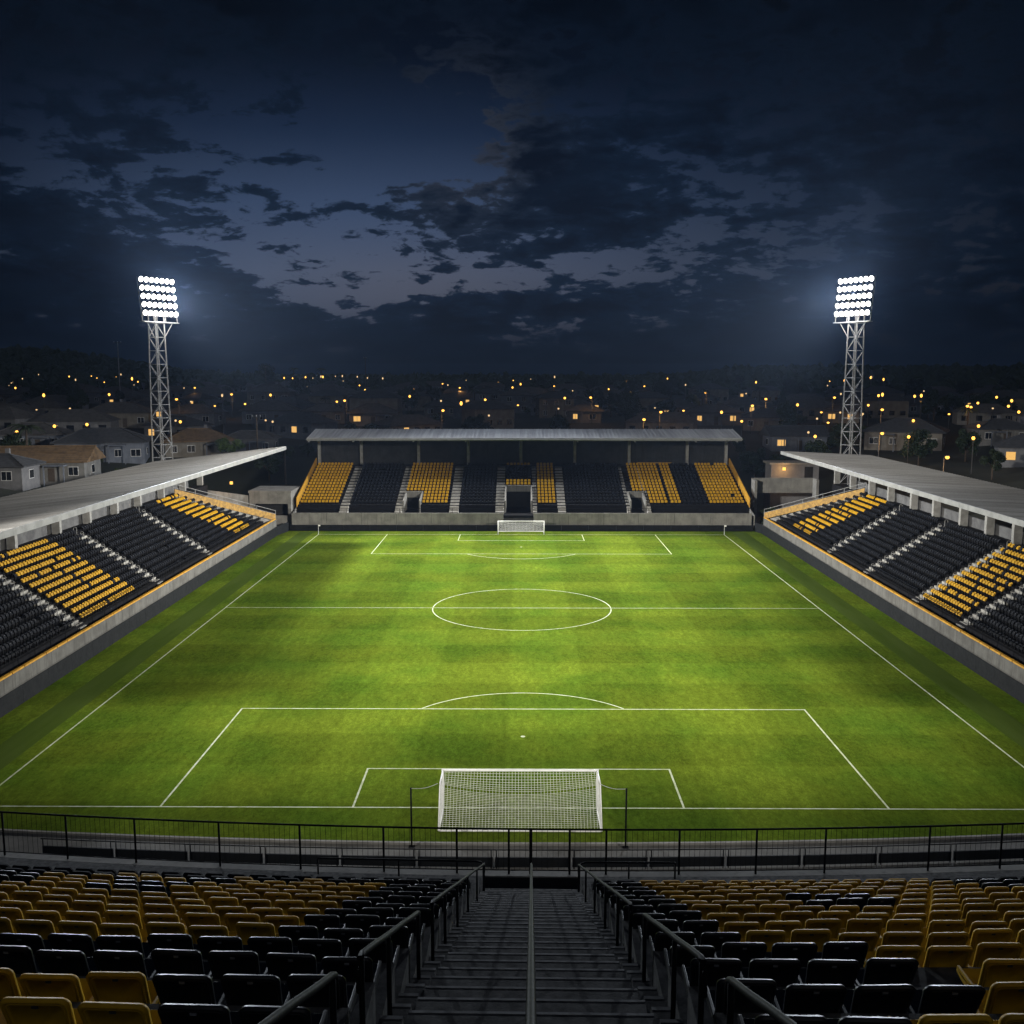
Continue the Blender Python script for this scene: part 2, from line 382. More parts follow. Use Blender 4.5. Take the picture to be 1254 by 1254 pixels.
# pitch markings
def markings():
    b = MB(); z = .012; w = .115
    def ln(x0, y0, x1, y1, w=w):
        d = Vector((x1-x0, y1-y0, 0)).normalized(); n = Vector((-d.y, d.x, 0))*w/2
        p, q = Vector((x0,y0,z)), Vector((x1,y1,z)); b.quad(p-n, q-n, q+n, p+n)
    def arc(cx, cy, r, a0, a1, n=64):
        for i in range(n):
            a, c = a0+(a1-a0)*i/n, a0+(a1-a0)*(i+1)/n
            b.quad((cx+(r-w/2)*math.cos(a),cy+(r-w/2)*math.sin(a),z),(cx+(r+w/2)*math.cos(a),cy+(r+w/2)*math.sin(a),z),(cx+(r+w/2)*math.cos(c),cy+(r+w/2)*math.sin(c),z),(cx+(r-w/2)*math.cos(c),cy+(r-w/2)*math.sin(c),z))
    e = D+L; h = w/2
    ln(-W, D+h, -W, e-h); ln(W, D+h, W, e-h)
    ln(-36, D, 36, D); ln(-W-h, e, W+h, e)
    ln(-W+h, D+L/2, W-h, D+L/2)
    arc(0, D+L/2, 9.15, math.radians(1), math.radians(179)); arc(0, D+L/2, 9.15, math.radians(181), math.radians(359))
    for s, y in ((1, D), (-1, e)):
        for hw, dp in ((20.16, 16.5), (9.16, 5.5)):
            q = -.3 if (hw < 10 and s > 0) else 0
            ln(-hw+q, y+s*h, -hw+q, y+s*(dp-h)); ln(hw+q, y+s*h, hw+q, y+s*(dp-h)); ln(-hw-h+q, y+s*dp, hw+h+q, y+s*dp)
        a = math.acos(5.5/9.15)*.985
        if s > 0: arc(0, y+11, 9.15, math.pi/2-a, math.pi/2+a)
        else: arc(0, y-11, 9.15, -math.pi/2-a, -math.pi/2+a)
        n = 12
        b.add([(.16*math.cos(2*math.pi*k/n), y+s*11+.16*math.sin(2*math.pi*k/n), z) for k in range(n)], [tuple(range(n))])
    return b
tag(markings().build('pitch_markings', M['line']), kind='structure')

# ------------------------------------------------------------------ goals
def goal(y0, s, hw, ht, cx, label):
    root = empty('football_goal', (cx, y0, 0)); tag(root, label, 'goal', 'football goals')
    f = MB(); r = .065
    f.tube([(-hw,0,0),(-hw,0,ht+r)], r, 10); f.build('post', M['white'], root, True)
    f = MB(); f.tube([(hw,0,0),(hw,0,ht+r)], r, 10); f.build('post', M['white'], root, True)
    f = MB(); f.tube([(-hw+.0,0,ht),(hw,0,ht)], r*.98, 10); f.build('crossbar', M['white'], root, True)
    bd, bh, dd = s*-1.25, ht-.26, s*-2.9
    for sx in (-1, 1):
        f = MB(); f.tube([(sx*hw,s*-.06,ht),(sx*(hw+.06),bd*.9,bh+.03),(sx*(hw+.06),bd,bh-.06),(sx*(hw+.03),dd,.04)], .04, 8); f.build('stanchion', M['white'], root, True)
        f = MB(); f.tube([(sx*hw,s*-.08,.04),(sx*hw,dd,.04)], .04, 8); f.build('base_bar', M['white'], root, True)
    f = MB(); f.tube([(-hw+.04,dd,.045),(hw-.04,dd,.045)], .05, 8); f.build('rear_bar', M['white'], root, True)
    n = MB(); rr = .008 if y0 < 100 else .007; st = .17 if y0 < 100 else .5
    def path(u):
        sag = .42*(1-(u/hw)**2)
        pts = []
        for i in range(9):
            t = i/8; pts.append(Vector((u, bd*t, ht+(bh-sag-ht)*t-.10*math.sin(math.pi*t))))
        for i in range(1, 13):
            t = i/12; pts.append(Vector((u, bd+(dd-bd)*t+s*.12*math.sin(math.pi*t), (bh-sag)*(1-t)+.05*t)))
        return pts
    nu = int(2*hw/st); us = [-hw+2*hw*i/nu for i in range(nu+1)]
    P_ = [path(u) for u in us]
    for p in P_: n.tube(p, rr, 4, cap=False)
    for k in range(len(P_[0])):
        n.tube([p[k] for p in P_], rr, 4, cap=False)
    for k in range(9, len(P_[0])-1):
        n.tube([(a[k]+a[k+1])/2 for a in P_], rr, 4, cap=False)
    for sx in (-1, 1):
        x = sx*hw
        for i in range(1, 13):
            z = ht*i/13; yb = bd+(dd-bd)*(1-z/bh) if z < bh else bd*(ht-z)/(ht-bh)
            n.tube([(x,0,z),(x,yb,z)], rr, 4, cap=False)
        for i in range(1, 16):
            yq = dd*i/16; zt = bh*(1-(yq-bd)/(dd-bd)) if abs(yq) > abs(bd) else ht+(bh-ht)*yq/bd
            n.tube([(x,yq,0.04),(x,yq,zt)], rr, 4, cap=False)
    n.build('net', M['net'], root)
    return root
goal(D, 1, 4.25, 2.17, -.2, 'large white goal with netting at the end of the pitch closest to the stairs')
goal(D+L, -1, 3.45, 2.05, 0, 'small distant white goal in front of the roofed end stand')
for sx, txt in ((-1, 'left'), (1, 'right')):
    root = empty('net_pole', (sx*5.42-.28, 47.75, 0)); tag(root, 'thin black net pole standing %s of the large goal, roped to its net' % txt, 'net pole', 'net poles')
    f = MB(); f.tube([(0,0,0),(0,0,3.15)], .045, 8); f.build('pole', M['rail'], root, True)
    f = MB(); f.box(-.15,.15,-.15,.15,0,.03); f.build('base', M['rail'], root)
    a = Vector((0,0,3.12)); b_ = Vector((-sx*1.06, 3.42, 1.93)); pts = []
    for i in range(9):
        t = i/8; p = a.lerp(b_, t); p.z -= .12*math.sin(math.pi*t); pts.append(p)
    f = MB(); f.tube(pts, .014, 5); f.build('rope', M['rope'], root)
for sx, txt in ((-1, 'left'), (1, 'right')):
    root = empty('corner_flag', (sx*W, D+L, 0)); tag(root, 'thin white corner flag pole at the %s far corner of the pitch' % txt, 'corner flag', 'corner flags')
    f = MB(); f.tube([(0,0,0),(0,0,1.5)], .024, 6); f.build('pole', M['white'], root)
    f = MB(); f.box(.02,.30,-.008,.008,1.25,1.46); f.build('flag', M['white'], root)

# ------------------------------------------------------------------ seats
def rounded(w, h, r, n=4, taper=0.0):
    pts = []
    for cx, cz, a0 in ((w/2-r, h-r, 0), (-w/2+r, h-r, 90)):
        for i in range(n+1):
            a = R(a0+90*i/n); x = cx+r*math.cos(a)
            pts.append((x, cz+r*math.sin(a)))
    pts += [(-w/2-taper+.02, 0), (w/2+taper-.02, 0)]
    return pts
def seat_meshes():
    # backrest: facing +Y, its rear turned to -Y
    b = MB(); out = rounded(.475, .43, .055, 4, .0)
    n = len(out); inn = [(x*.86, .03+(z-.03)*.9) for x, z in out]
    lean = lambda z: -.16*z/.43
    vs = [(x, lean(z)-.028, z+.44) for x, z in out]+[(x*.985, lean(z)+.03, z*.99+.44) for x, z in out]+[(x, lean(z)-.030, z+.44) for x, z in inn]+[(x*.97, lean(z)-.016, z+.44) for x, z in inn]
    fs = []
    for i in range(n):
        j = (i+1) % n
        fs.append((i, j, n+j, n+i)); fs.append((j, i, 2*n+i, 2*n+j)); fs.append((2*n+j, 2*n+i, 3*n+i, 3*n+j))
    fs.append(tuple(range(n, 2*n))); fs.append(tuple(reversed(range(3*n, 4*n))))
    b.add(vs, fs)
    bm = bmesh.new(); me = bpy.data.meshes.new('backrest'); me.from_pydata(b.v, [], b.f); bm.from_mesh(me)
    bmesh.ops.recalc_face_normals(bm, faces=bm.faces)
    es = [e for e in bm.edges if len(e.link_faces) == 2 and e.calc_face_angle(0) > .9]
    bmesh.ops.bevel(bm, geom=es, offset=.009, segments=2, affect='EDGES'); bm.to_mesh(me); bm.free()
    me.polygons.foreach_set('use_smooth', [True]*len(me.polygons))
    p = MB(); prof = [(.0,.44),(.10,.405),(.28,.41),(.40,.44),(.425,.42),(.40,.395),(.28,.37),(.10,.365),(-.02,.40)]
    p.prism([(-.225, y, z) for y, z in prof], (.45, 0, 0))
    for sx in (-1, 1): p.bar((sx*.215,.0,.45),(sx*.215,.40,.455), .03, .03)
    k = MB(); k.box(-.16,-.12,-.02,.05,-.08,.44); k.box(.12,.16,-.02,.05,-.08,.44); k.box(-.16,.16,-.06,-.02,.30,.36); k.bar((-.14,.04,.1),(-.14,.34,.37),.03); k.bar((.14,.04,.1),(.14,.34,.37),.03)
    pl = MB(); y_ = lean(.36)-.018; pl.add([(-.022,y_-.004,.79),(.022,y_-.004,.79),(.022,y_-.010,.812),(-.022,y_-.010,.812),(-.022,y_+.01,.79),(.022,y_+.01,.79),(.022,y_+.004,.812),(-.022,y_+.004,.812)],
        [(0,1,2,3),(0,4,5,1),(2,6,7,3),(1,5,6,2),(0,3,7,4)])
    return me, p, k, pl
bme, pan_b, brk_b, plate_b = seat_meshes()
def make_seat(color):
    root = empty('stadium_seat')
    m = M['seat_'+color]
    me = bme.copy(); me.materials.append(m)
    bo = bpy.data.objects.new('backrest', me); col.objects.link(bo); bo.parent = root
    pan_b.build('seat_pan', m, root, bevel=.006); brk_b.build('bracket', M['bracket'], root)
    if True:
        q = plate_b.build('number_plate', M['plate'] if color == 'black' else M['bracket'], bo)
    return root
proto = {'yellow': make_seat('yellow'), 'black': make_seat('black')}
used = {'yellow': False, 'black': False}
# low seat for the mass
stuff = MB()
def lowseat(x, y, z, yaw, color, w=.44, front=True, hgt=.40):
    c, s = math.cos(yaw), math.sin(yaw); m = 0 if color == 'yellow' else 1
    def T(p): return (x+c*p[0]-s*p[1], y+s*p[0]+c*p[1], z+p[2])
    h = w/2; b = .44; t = b+hgt
    o = [(-h,b),(h,b),(h,t-.07),(h-.05,t),(-h+.05,t),(-h,t-.07)]
    ln = lambda q: -.14*(q-b)/hgt
    vs = [T((a, ln(q)-.025, q)) for a, q in o]+[T((a, ln(q)+.025, q)) for a, q in o]
    fs = [(0,1,2,3,4,5), (11,10,9,8,7,6)]+[(i, 6+i, 6+(i+1) % 6, (i+1) % 6) for i in range(6)]
    stuff.add(vs, fs, m)
    if front: pb = ((-h,.0,.40),(h,.0,.40),(h,.12,.40),(-h,.12,.40),(-h,-.08,t-.08),(h,-.08,t-.08),(h,.02,t-.06),(-h,.02,t-.06))
    else: pb = ((-h,.0,.38),(h,.0,.38),(h,.40,.40),(-h,.40,.40),(-h,.0,.43),(h,.0,.43),(h,.40,.46),(-h,.40,.46))
    vs = [T(p) for p in pb]
    stuff.add(vs, [(0,3,2,1),(4,5,6,7),(0,1,5,4),(1,2,6,5),(2,3,7,6),(3,0,4,7)], m)
    vs = [T(p) for p in ((-.05,-.04,-.03),(.05,-.04,-.03),(.05,.04,-.03),(-.05,.04,-.03),(-.05,-.04,.38),(.05,-.04,.38),(.05,.04,.38),(-.05,.04,.38))]
    stuff.add(vs, [(0,1,5,4),(1,2,6,5),(2,3,7,6),(3,0,4,7)], 2)
    if front and color == 'black':
        q = t-.10
        stuff.add([T((-.03,.047,q-.04)),T((.03,.047,q-.04)),T((.03,.04,q-.005)),T((-.03,.04,q-.005))], [(3,2,1,0)], 3)

# ------------------------------------------------------------------ near grandstand (the one the camera stands in)
SA = .0131; SLOPE = .475; VF = 29.2; RF = 165.0
def NW(u, v, z):
    c, s = math.cos(SA), math.sin(SA)
    return Vector((CAMX+u*c+v*s, -u*s+v*c, z))
def bow(u, v0): return v0+u*u/(2*(RF+VF-v0))
ST_A, ROW_A, PITCH_ROW, V1, NROW = 2.10, 2.05, 1.25, 6.2, 14
zrow = lambda v: CAMH-ROW_A-SLOPE*v
near = empty('grandstand', NW(0, 0, 0)); near_w = Matrix.Translation(-NW(0, 0, 0))
tag(near, 'dark seating stand with a central staircase, looking down on the pitch over a railing', 'grandstand', 'grandstands')
def nb(mb, name, m, parent=near, **k):
    o_ = NW(0, 0, 0)
    mb.v = [(x-o_.x, y-o_.y, z-o_.z) for x, y, z in mb.v]
    return mb.build(name, m, parent, **k)
UL = 19.0
us = [1.45+(UL-1.45)*i/14 for i in range(15)]
tbs = {-1: MB(), 1: MB()}
for i in range(-3, 19):
    v0 = V1+PITCH_ROW*i; z = zrow(v0); va, vb = v0-.14, v0+PITCH_ROW-.14
    if vb > VF-.2: break
    for s in (-1, 1):
        for k in range(14):
            a, b_ = s*us[k], s*us[k+1]
            A, B = (a, b_) if s > 0 else (b_, a)
            p = [NW(A,bow(A,va),z),NW(B,bow(B,va),z),NW(B,bow(B,vb),z),NW(A,bow(A,vb),z),NW(A,bow(A,va),z+SLOPE*PITCH_ROW),NW(B,bow(B,va),z+SLOPE*PITCH_ROW)]
            tbs[s].add(p, [(0,1,2,3),(1,0,4,5)])
        A = s*1.45
        tbs[s].add([NW(A,va,z-1.3),NW(A,vb,z-1.3),NW(A,vb,z),NW(A,va,z)], [(0,1,2,3)])
for s in (-1, 1): nb(tbs[s], 'terrace', M['near_stair'])
sb = MB(); nz = MB(); v = 1.0; stp = .74; zst = lambda v: CAMH-ST_A-SLOPE*v
while v < 28.4:
    z = zst(v+stp/2); vb = min(v+stp, 28.55)
    def sbox(b, u0, u1, va, vb, z0, z1, m=0):
        p = [NW(u0,va,z0),NW(u1,va,z0),NW(u1,vb,z0),NW(u0,vb,z0),NW(u0,va,z1),NW(u1,va,z1),NW(u1,vb,z1),NW(u0,vb,z1)]
        b.add(p, [(4,5,6,7),(0,1,5,4),(1,2,6,5),(2,3,7,6),(3,0,4,7)], m)
    sbox(sb, -1.22, 1.22, v, vb, z-.9, z)
    sbox(sb, -1.215, 1.215, vb-.032, vb+.006, z-.03, z+.004, 1)
    v = vb
nb(sb, 'staircase', [M['near_stair'], M['nosing']])
sbs = {-1: MB(), 1: MB()}; v = 1.3; stp2 = PITCH_ROW/2
while v < 28.0:
    z = zst(v+stp2/2)+.04
    for s in (-1, 1):
        a, b_ = (1.225, 1.447) if s > 0 else (-1.447, -1.225)
        sbox(sbs[s], a, b_, v, v+stp2, z-.9, z); sbox(sbs[s], a+.004, b_-.004, v+stp2-.045, v+stp2+.006, z-.03, z+.004, 1)
    v += stp2
for s in (-1, 1): nb(sbs[s], 'side_steps', [M['near_stair'], M['nosing']])
# landing + parapet + front wall
ld = MB(); zl = zst(28.6)
for k in range(30):
    a, b_ = -UL+2*UL*k/30, -UL+2*UL*(k+1)/30
    ld.quad(NW(a,26.6+a*a/270,zl-.02),NW(b_,26.6+b_*b_/270,zl-.02),NW(b_,bow(b_,VF),zl-.02),NW(a,bow(a,VF),zl-.02))
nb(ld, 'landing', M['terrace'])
ZP = CAMH-.5277*VF
pp = MB(); cp = MB()
for k in range(40):
    a, b_ = -UL+2*UL*k/40, -UL+2*UL*(k+1)/40
    va, vb = bow(a, VF), bow(b_, VF)
    p = [NW(a,va,0),NW(b_,vb,0),NW(b_,vb+.22,0),NW(a,va+.22,0),NW(a,va,ZP-.05),NW(b_,vb,ZP-.05),NW(b_,vb+.22,ZP-.05),NW(a,va+.22,ZP-.05)]
    pp.add(p, [(4,5,6,7),(0,1,5,4),(2,3,7,6)])
    p = [NW(a,va-.03,ZP-.047),NW(b_,vb-.03,ZP-.047),NW(b_,vb+.32,ZP-.047),NW(a,va+.32,ZP-.047),NW(a,va-.03,ZP),NW(b_,vb-.03,ZP),NW(b_,vb+.32,ZP),NW(a,va+.32,ZP)]
    cp.add(p, [(4,5,6,7),(0,1,5,4),(2,3,7,6),(3,2,1,0)])
nb(pp, 'parapet', M['board']); nb(cp, 'coping', M['concrete'])

# handrails on the stairs
def nempty(name, u, v, z): return empty(name, NW(u, v, z))
def rail_thing(u, vs_, label, name='handrail', r=.029, h=1.02, hooks=True, cat='handrail', group='stair handrails'):
    o = NW(u, vs_[0], zst(vs_[0])); root = empty(name, o); tag(root, label, cat, group)
    top = lambda v: zst(v)+h
    pts = []
    if hooks: pts += [NW(u,vs_[0]-.10,top(vs_[0])-.26)-o, NW(u,vs_[0]-.10,top(vs_[0])-.08)-o, NW(u,vs_[0]-.05,top(vs_[0])+.0)-o]
    n = 6
    pts += [NW(u, vs_[0]+.06+(vs_[-1]-vs_[0]-.1)*i/n, top(vs_[0]+.06+(vs_[-1]-vs_[0]-.1)*i/n)+.004*math.sin(2.1*i))-o for i in range(n+1)]
    if hooks: pts += [NW(u,vs_[-1]+.06,top(vs_[-1])-.04)-o, NW(u,vs_[-1]+.09,top(vs_[-1])-.14)-o, NW(u,vs_[-1]+.09,top(vs_[-1])-.30)-o]
    b = MB(); b.tube(pts, r, 10); b.build('rail', M['rail'], root, True)
    for v in vs_:
        b = MB(); b.tube([NW(u,v,zst(v)-.15)-o, NW(u,v,top(v)-.03)-o], r*.85, 8); b.build('post', M['rail'], root, True)
    return root
for s, t in ((-1, 'left'), (1, 'right')):
    rail_thing(s*1.37, [3.1, 6.35], 'shortest black handrail on the %s of the stairs, at the bottom edge' % t)
    rail_thing(s*1.37, [7.45, 8.9, 11.25], 'middle black handrail on the %s of the stairs, curving down beside the black seats' % t)
    rail_thing(s*1.37, [12.9, 14.8, 17.3, 20.2, 23.6, 27.2], 'long upper black handrail on the %s of the stairs, ending at the front barrier' % t)
rail_thing(0, [2.5, 5.6, 9, 12.5, 16, 19.5, 23, 27.6], 'black handrail running down the middle of the stairs', r=.03)
for s, t, ul in ((-1, 'left', 6.3), (1, 'right', 4.2)):
    o = NW(s*1.4, 27.5, zl); root = empty('barrier_rail', o); tag(root, 'low black barrier rail running %s from the foot of the stairs' % t, 'barrier', 'barrier rails')
    zt = zst(27.3)+.98
    b = MB(); b.tube([NW(s*1.40,27.45,zl)-o, NW(s*1.40,27.45,zt-.1)-o, NW(s*1.46,27.5,zt-.02)-o, NW(s*1.6,27.52,zt)-o, NW(s*ul,bow(ul,27.5),zt)-o], .03, 8); b.build('rail', M['rail'], root, True)
    for uu in (s*(1.5+(ul-1.5)*.5), s*ul):
        b = MB(); b.tube([NW(uu,bow(uu,27.5),zl-.02)-o, NW(uu,bow(uu,27.5),zt)-o], .026, 8); b.build('post', M['rail'], root, True)

# fence on the parapet
fo = NW(0, VF+.12, ZP); fence = empty('fence', fo); tag(fence, 'black steel fence with fine vertical bars along the front of the stand', 'fence')
ZF = ZP+1.47
def fp(u, z): return NW(u, bow(u, VF)+.12, z)-fo
posts_px = [-70, 20, 100, 185, 287, 383, 481, 566, 626, 696, 738, 822, 911, 991, 1113, 1199, 1300]
pu = [(p-652)/F_PX*33.0 for p in posts_px]
for z, r in ((ZF, .032), (ZP+.12, .018)):
    b = MB(); b.tube([fp(-18.6+37.2*i/60, z) for i in range(61)], r, 8); b.build('rail', M['rail'], fence, True)
for u in pu:
    b = MB(); b.tube([fp(u, ZP), fp(u, ZF-.01)], .034, 8); b.build('post', M['rail'], fence, True)
b = MB(); u = -.02
b.tube([fp(u, ZP), fp(u, ZF+.02)], .05, 8); b.build('gate_post', M['rail'], fence, True)
for i in range(len(pu)-1):
    b = MB(); n = int((pu[i+1]-pu[i])/.16)
    for k in range(1, n):
        u = pu[i]+(pu[i+1]-pu[i])*k/n
        b.tube([fp(u, ZP+.12), fp(u, ZF-.03)], .0055, 4, cap=False)
    b.build('bar_infill', M['rail'], fence)

# near seats
cand = []
for i in range(NROW):
    v0 = V1+PITCH_ROW*i
    for s in (-1, 1):
        for k in range(30):
            u = s*(1.70+.54*k)
            if abs(u) > UL-.5: break
            p = NW(u, bow(u, v0), zrow(v0)); px, py, zc = project((p.x, p.y, p.z+.7))
            if s < 0:
                if i == 0: c = 'black' if k < 2 else 'yellow'
                elif i == 1: c = 'black' if k < 3 else 'yellow'
                elif i in (2, 3): c = 'black'
                elif i < 12: c = 'black' if k < 3 else 'yellow'
                elif i == 12: c = 'yellow' if k in (6, 9, 13, 14) else 'black'
                else: c = 'black'
                if i in (9, 10) and 9 < k < 13: c = 'black'
                if i == 11 and k in (9, 10, 13): c = 'black'
                if i >= 10 and px < 60: c = 'black'
            else:
                if i == 0: c = 'black' if k < 2 else 'yellow'
                elif i == 1: c = 'black' if k < 4 else 'yellow'
                elif i == 2: c = 'black' if k < 5 else 'yellow'
                elif i == 3: c = 'black' if k < 4 else 'yellow'
                else: c = 'black' if k < 2 else 'yellow'
                if i in (8, 9) and 5 < k < 9: c = 'black'
                if i >= 11 and k > 14: c = 'black'
                if i == 2 and k == 4: continue
            vis = -35 < px < 1289 and py < 1275
            cand.append((zc, i, s, k, u, v0, c, vis, p))
vis = sorted([c for c in cand if c[7]], key=lambda c: c[0])
single = set((c[1], c[2], c[3]) for c in vis[:300])
ORD = 'first second third fourth fifth sixth seventh eighth ninth tenth eleventh twelfth thirteenth fourteenth fifteenth sixteenth seventeenth eighteenth nineteenth twentieth twenty-first twenty-second twenty-third twenty-fourth twenty-fifth twenty-sixth twenty-seventh twenty-eighth twenty-ninth thirtieth'.split()
first = dict(proto)
for zc, i, s, k, u, v0, c, vs_, p in cand:
    yaw = math.atan(u/(RF+VF-v0))-SA
    if (i, s, k) in single:
        j = random.uniform(-.012, .012)
        if first.get(c): o = first.pop(c)
        else: o = copy_tree(proto[c])
        o.location = p; o.rotation_euler = (random.uniform(-.035, .045), random.uniform(-.01, .01), yaw+j*1.6)
        tag(o, '%s seat, %s to the %s of the stairs, %s row from the bottom edge' % (c, ORD[k], 'left' if s < 0 else 'right', ORD[i]), 'seat', 'seats around the central stairs')
    else:
        lowseat(p.x, p.y, p.z, yaw, c, .47, False)

# ------------------------------------------------------------------ ribbed roof helper
def rib_roof(b, A, B, C, D_, step, rib=.05, th=.28, m=0):
    # A-B front edge, D_-C rear edge (A,D_ same end); ribs run from front to rear
    A, B, C, D_ = map(Vector, (A, B, C, D_)); dn = Vector((0, 0, -th))
    b.add([A,B,C,D_,A+dn,B+dn,C+dn,D_+dn], [(0,1,2,3),(7,6,5,4),(0,4,5,1),(1,5,6,2),(2,6,7,3),(3,7,4,0)], m)
    n = int((B-A).length/step)
    for k in range(n+1):
        t = k/n; p, q = A.lerp(B, t), D_.lerp(C, t)
        b.bar(p+Vector((0,0,rib/2)), q+Vector((0,0,rib/2)), .07, rib, m)

# ------------------------------------------------------------------ far grandstand
far = empty('grandstand', (0, 152, 0)); tag(far, 'roofed stand behind the small distant goal, with yellow and black seat blocks', 'grandstand', 'grandstands')
def fb(mb, name, m, **k):
    mb.v = [(x, y-152, z) for x, y, z in mb.v]; return mb.build(name, m, far, **k)
FY, FP, FZ, FR, FN = 155.6, 1.115, 3.55, .357, 14
VOMS = [(-18.6,-15.8,4), (17.1,19.7,4), (-2.6,1.8,6)]
FX0, FX1 = -35.2, 35.7
tb = MB()
for r in range(FN):
    ya = FY+FP*r-.15; yb = ya+FP; z = FZ+FR*r
    segs = [(FX0, FX1)]
    for a, b_, n in VOMS:
        if r < n:
            ns = []
            for x0, x1 in segs:
                if a > x0 and b_ < x1: ns += [(x0, a), (b_, x1)]
                else: ns.append((x0, x1))
            segs = ns
    for x0, x1 in segs: tb.box(x0, x1, ya, yb+.001*r, z-1.6, z)
tb.box(FX0, FX1, FY+FP*FN-.14, 172.4, 6.5, FZ+FR*FN-.1)
tb.box(FX0, FX1, 152.36, FY-.16, 2.0, 2.35)
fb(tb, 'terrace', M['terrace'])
fw = MB(); xs = [-35.4, -30, -24.6, -19.2, -13.8, -8.2, -2.7, 1.9, 7.3, 12.7, 18.1, 23.6, 29.2, 35.5]
for a, b_ in zip(xs, xs[1:]):
    if abs(a+2.7) < .1: continue
    fw.box(a+.02, b_-.02, 152, 152.3, .96, 2.65); fw.box(a+.02, b_-.02, 151.95, 152.33, 2.653, 2.74)
fw.box(-35.4, -2.72, 152.04, 152.28, .1, .95); fw.box(1.92, 35.5, 152.04, 152.28, .1, .95)
fb(fw, 'front_wall', M['concrete'])
st_ = MB()
for k in range(6): st_.box(-2.65, 1.85, 152.02+.4*k, 155.2, .1+.36*k+.003*k, .1+.36*(k+1))
fb(st_, 'tunnel_steps', M['concrete_dark'])
for a, b_, n in VOMS:
    v = MB(); yb = FY+FP*n-.16; zt = FZ+FR*n-FR
    v.box(a, a+.22, FY-.6, yb, 2.36, FZ+.75); v.box(b_-.22, b_, FY-.6, yb, 2.36, FZ+.75)
    v.prism([(a, FY-.2, FZ+.75), (a, yb, FZ+.75), (a, yb, zt+.6)], (.22, 0, 0)); v.prism([(b_-.22, FY-.2, FZ+.75), (b_-.22, yb, FZ+.75), (b_-.22, yb, zt+.6)], (.22, 0, 0))
    v.box(a+.222, b_-.222, yb-.5, yb-.02, zt-.35, zt+.62)
    fb(v, 'tunnel_surround', M['concrete'])
    v = MB(); v.box(a+.223, b_-.223, yb-.01, yb+.05, 2.36, zt-.3); fb(v, 'tunnel_opening', M['dark'])  # near-black slab, the shade inside the passage put into its colour
for a, b_ in ((-28.4,-27.1),(-19.7,-18.65),(-11.2,-9.8),(-4.0,-2.65),(1.85,2.5),(5.75,7.0),(16.6,17.1-.02),(20-.28,20.3)):
    if b_-a < .3: continue
    v = MB()
    for r in range(FN):
        y = FY+FP*r-.15; z = FZ+FR*r
        v.box(a, b_, y-.5, y+.02, z-.5, z-FR/2+.03); v.box(a, b_, y+.021, y+FP-.48, z-.4, z+.03)
    v.box(a, b_, FY-1.9, FY-.66, 2.36, 2.76); v.box(a, b_, FY-1.2, FY-.66, 2.765, 3.1)
    fb(v, 'staircase', M['stair'])
ZB = FZ+FR*FN-.1
cols_x = [-34.9, -27.6, -17.7, -9.1, 0, 9.3, 18.7, 28.7, 35.4]
for i in range(8):
    v = MB(); v.box(cols_x[i]+.28, cols_x[i+1]-.28, 172.5, 172.7, ZB-.6, 13.9)
    n = 9
    for k in range(1, n):
        x = cols_x[i]+.28+(cols_x[i+1]-cols_x[i]-.56)*k/n; v.box(x-.03, x+.03, 172.46, 172.499, ZB, 13.6)
    fb(v, 'back_wall', M['backwall'])
for i, x in enumerate(cols_x):
    v = MB(); v.box(x-.24, x+.24, 171.9, 172.45, ZB, 13.95)
    v.bar((x,171.9,12.0),(x,168.6,13.55),.16,.2); v.bar((x,172,13.72),(x,163.4,13.05),.2,.24)
    fb(v, 'column', M['column'])
rf = MB(); rib_roof(rf, (-35.0,163,13.62),(36.0,163,13.62),(36.4,172.2,14.62),(-35.4,172.2,14.62), .62)
rib_roof(rf, (-35.4,172.21,14.62),(36.4,172.21,14.62),(36.4,178,13.9),(-35.4,178,13.9), 2.4)
fb(rf, 'roof', M['sheet_far'])
v = MB(); v.box(-35.05, 36.05, 162.84, 162.99, 13.18, 13.66); fb(v, 'fascia', M['fascia'])
v = MB(); v.tube([(-35.1,162.74,13.42),(36.1,162.74,13.42)], .09, 8); fb(v, 'gutter', M['column'])
for x in (-30, -24, -18, -12, -6, .5, 5, 11.8, 18, 23.5, 29.5):
    v = MB(); v.box(x-.13, x+.13, 167.6, 167.86, 13.30, 13.42); fb(v, 'roof_lamp', M['warmlamp'])
for x in (-34.97-.35, 35.5+.25):
    v = MB(); pr = [(FY-.5, FZ), (FY+FP*FN, FZ+FR*FN)]
    d = 1.15
    v.prism([(x, pr[0][0], pr[0][1]-.3), (x, pr[1][0], pr[1][1]-.3), (x, pr[1][0], pr[1][1]+d), (x, pr[0][0], pr[0][1]+d)], (.12, 0, 0))
    fb(v, 'end_barrier', M['yellow'])
for sx in (-1, 1):
    v = MB(); x = FX0-.36 if sx < 0 else FX1+.20
    v.prism([(x,152.3,0),(x,172.4,0),(x,172.4,ZB),(x,FY,FZ-.5),(x,152.3,2.4)], (.14,0,0)); fb(v, 'side_wall', M['concrete'])
v = MB(); v.tube([(FX0,152.16,3.45),(-2.8,152.16,3.45)], .03, 6); v.tube([(2,152.16,3.45),(FX1,152.16,3.45)], .03, 6); v.tube([(FX0,152.16,3.1),(-2.8,152.16,3.1)], .02, 6); v.tube([(2,152.16,3.1),(FX1,152.16,3.1)], .02, 6)
fb(v, 'rail', M['rail'])
for k in range(27):
    x = FX0+.2+(FX1-FX0-.4)*k/26
    if -2.8 < x < 2: continue
    v = MB(); v.tube([(x,152.16,2.74),(x,152.16,3.45)], .03, 6); fb(v, 'rail_post', M['rail'])
v = MB(); v.box(20.2, 26.2, 172.30, 172.44, ZB+.25, ZB+.42); fb(v, 'wall_sign', M['yellow_dim'])
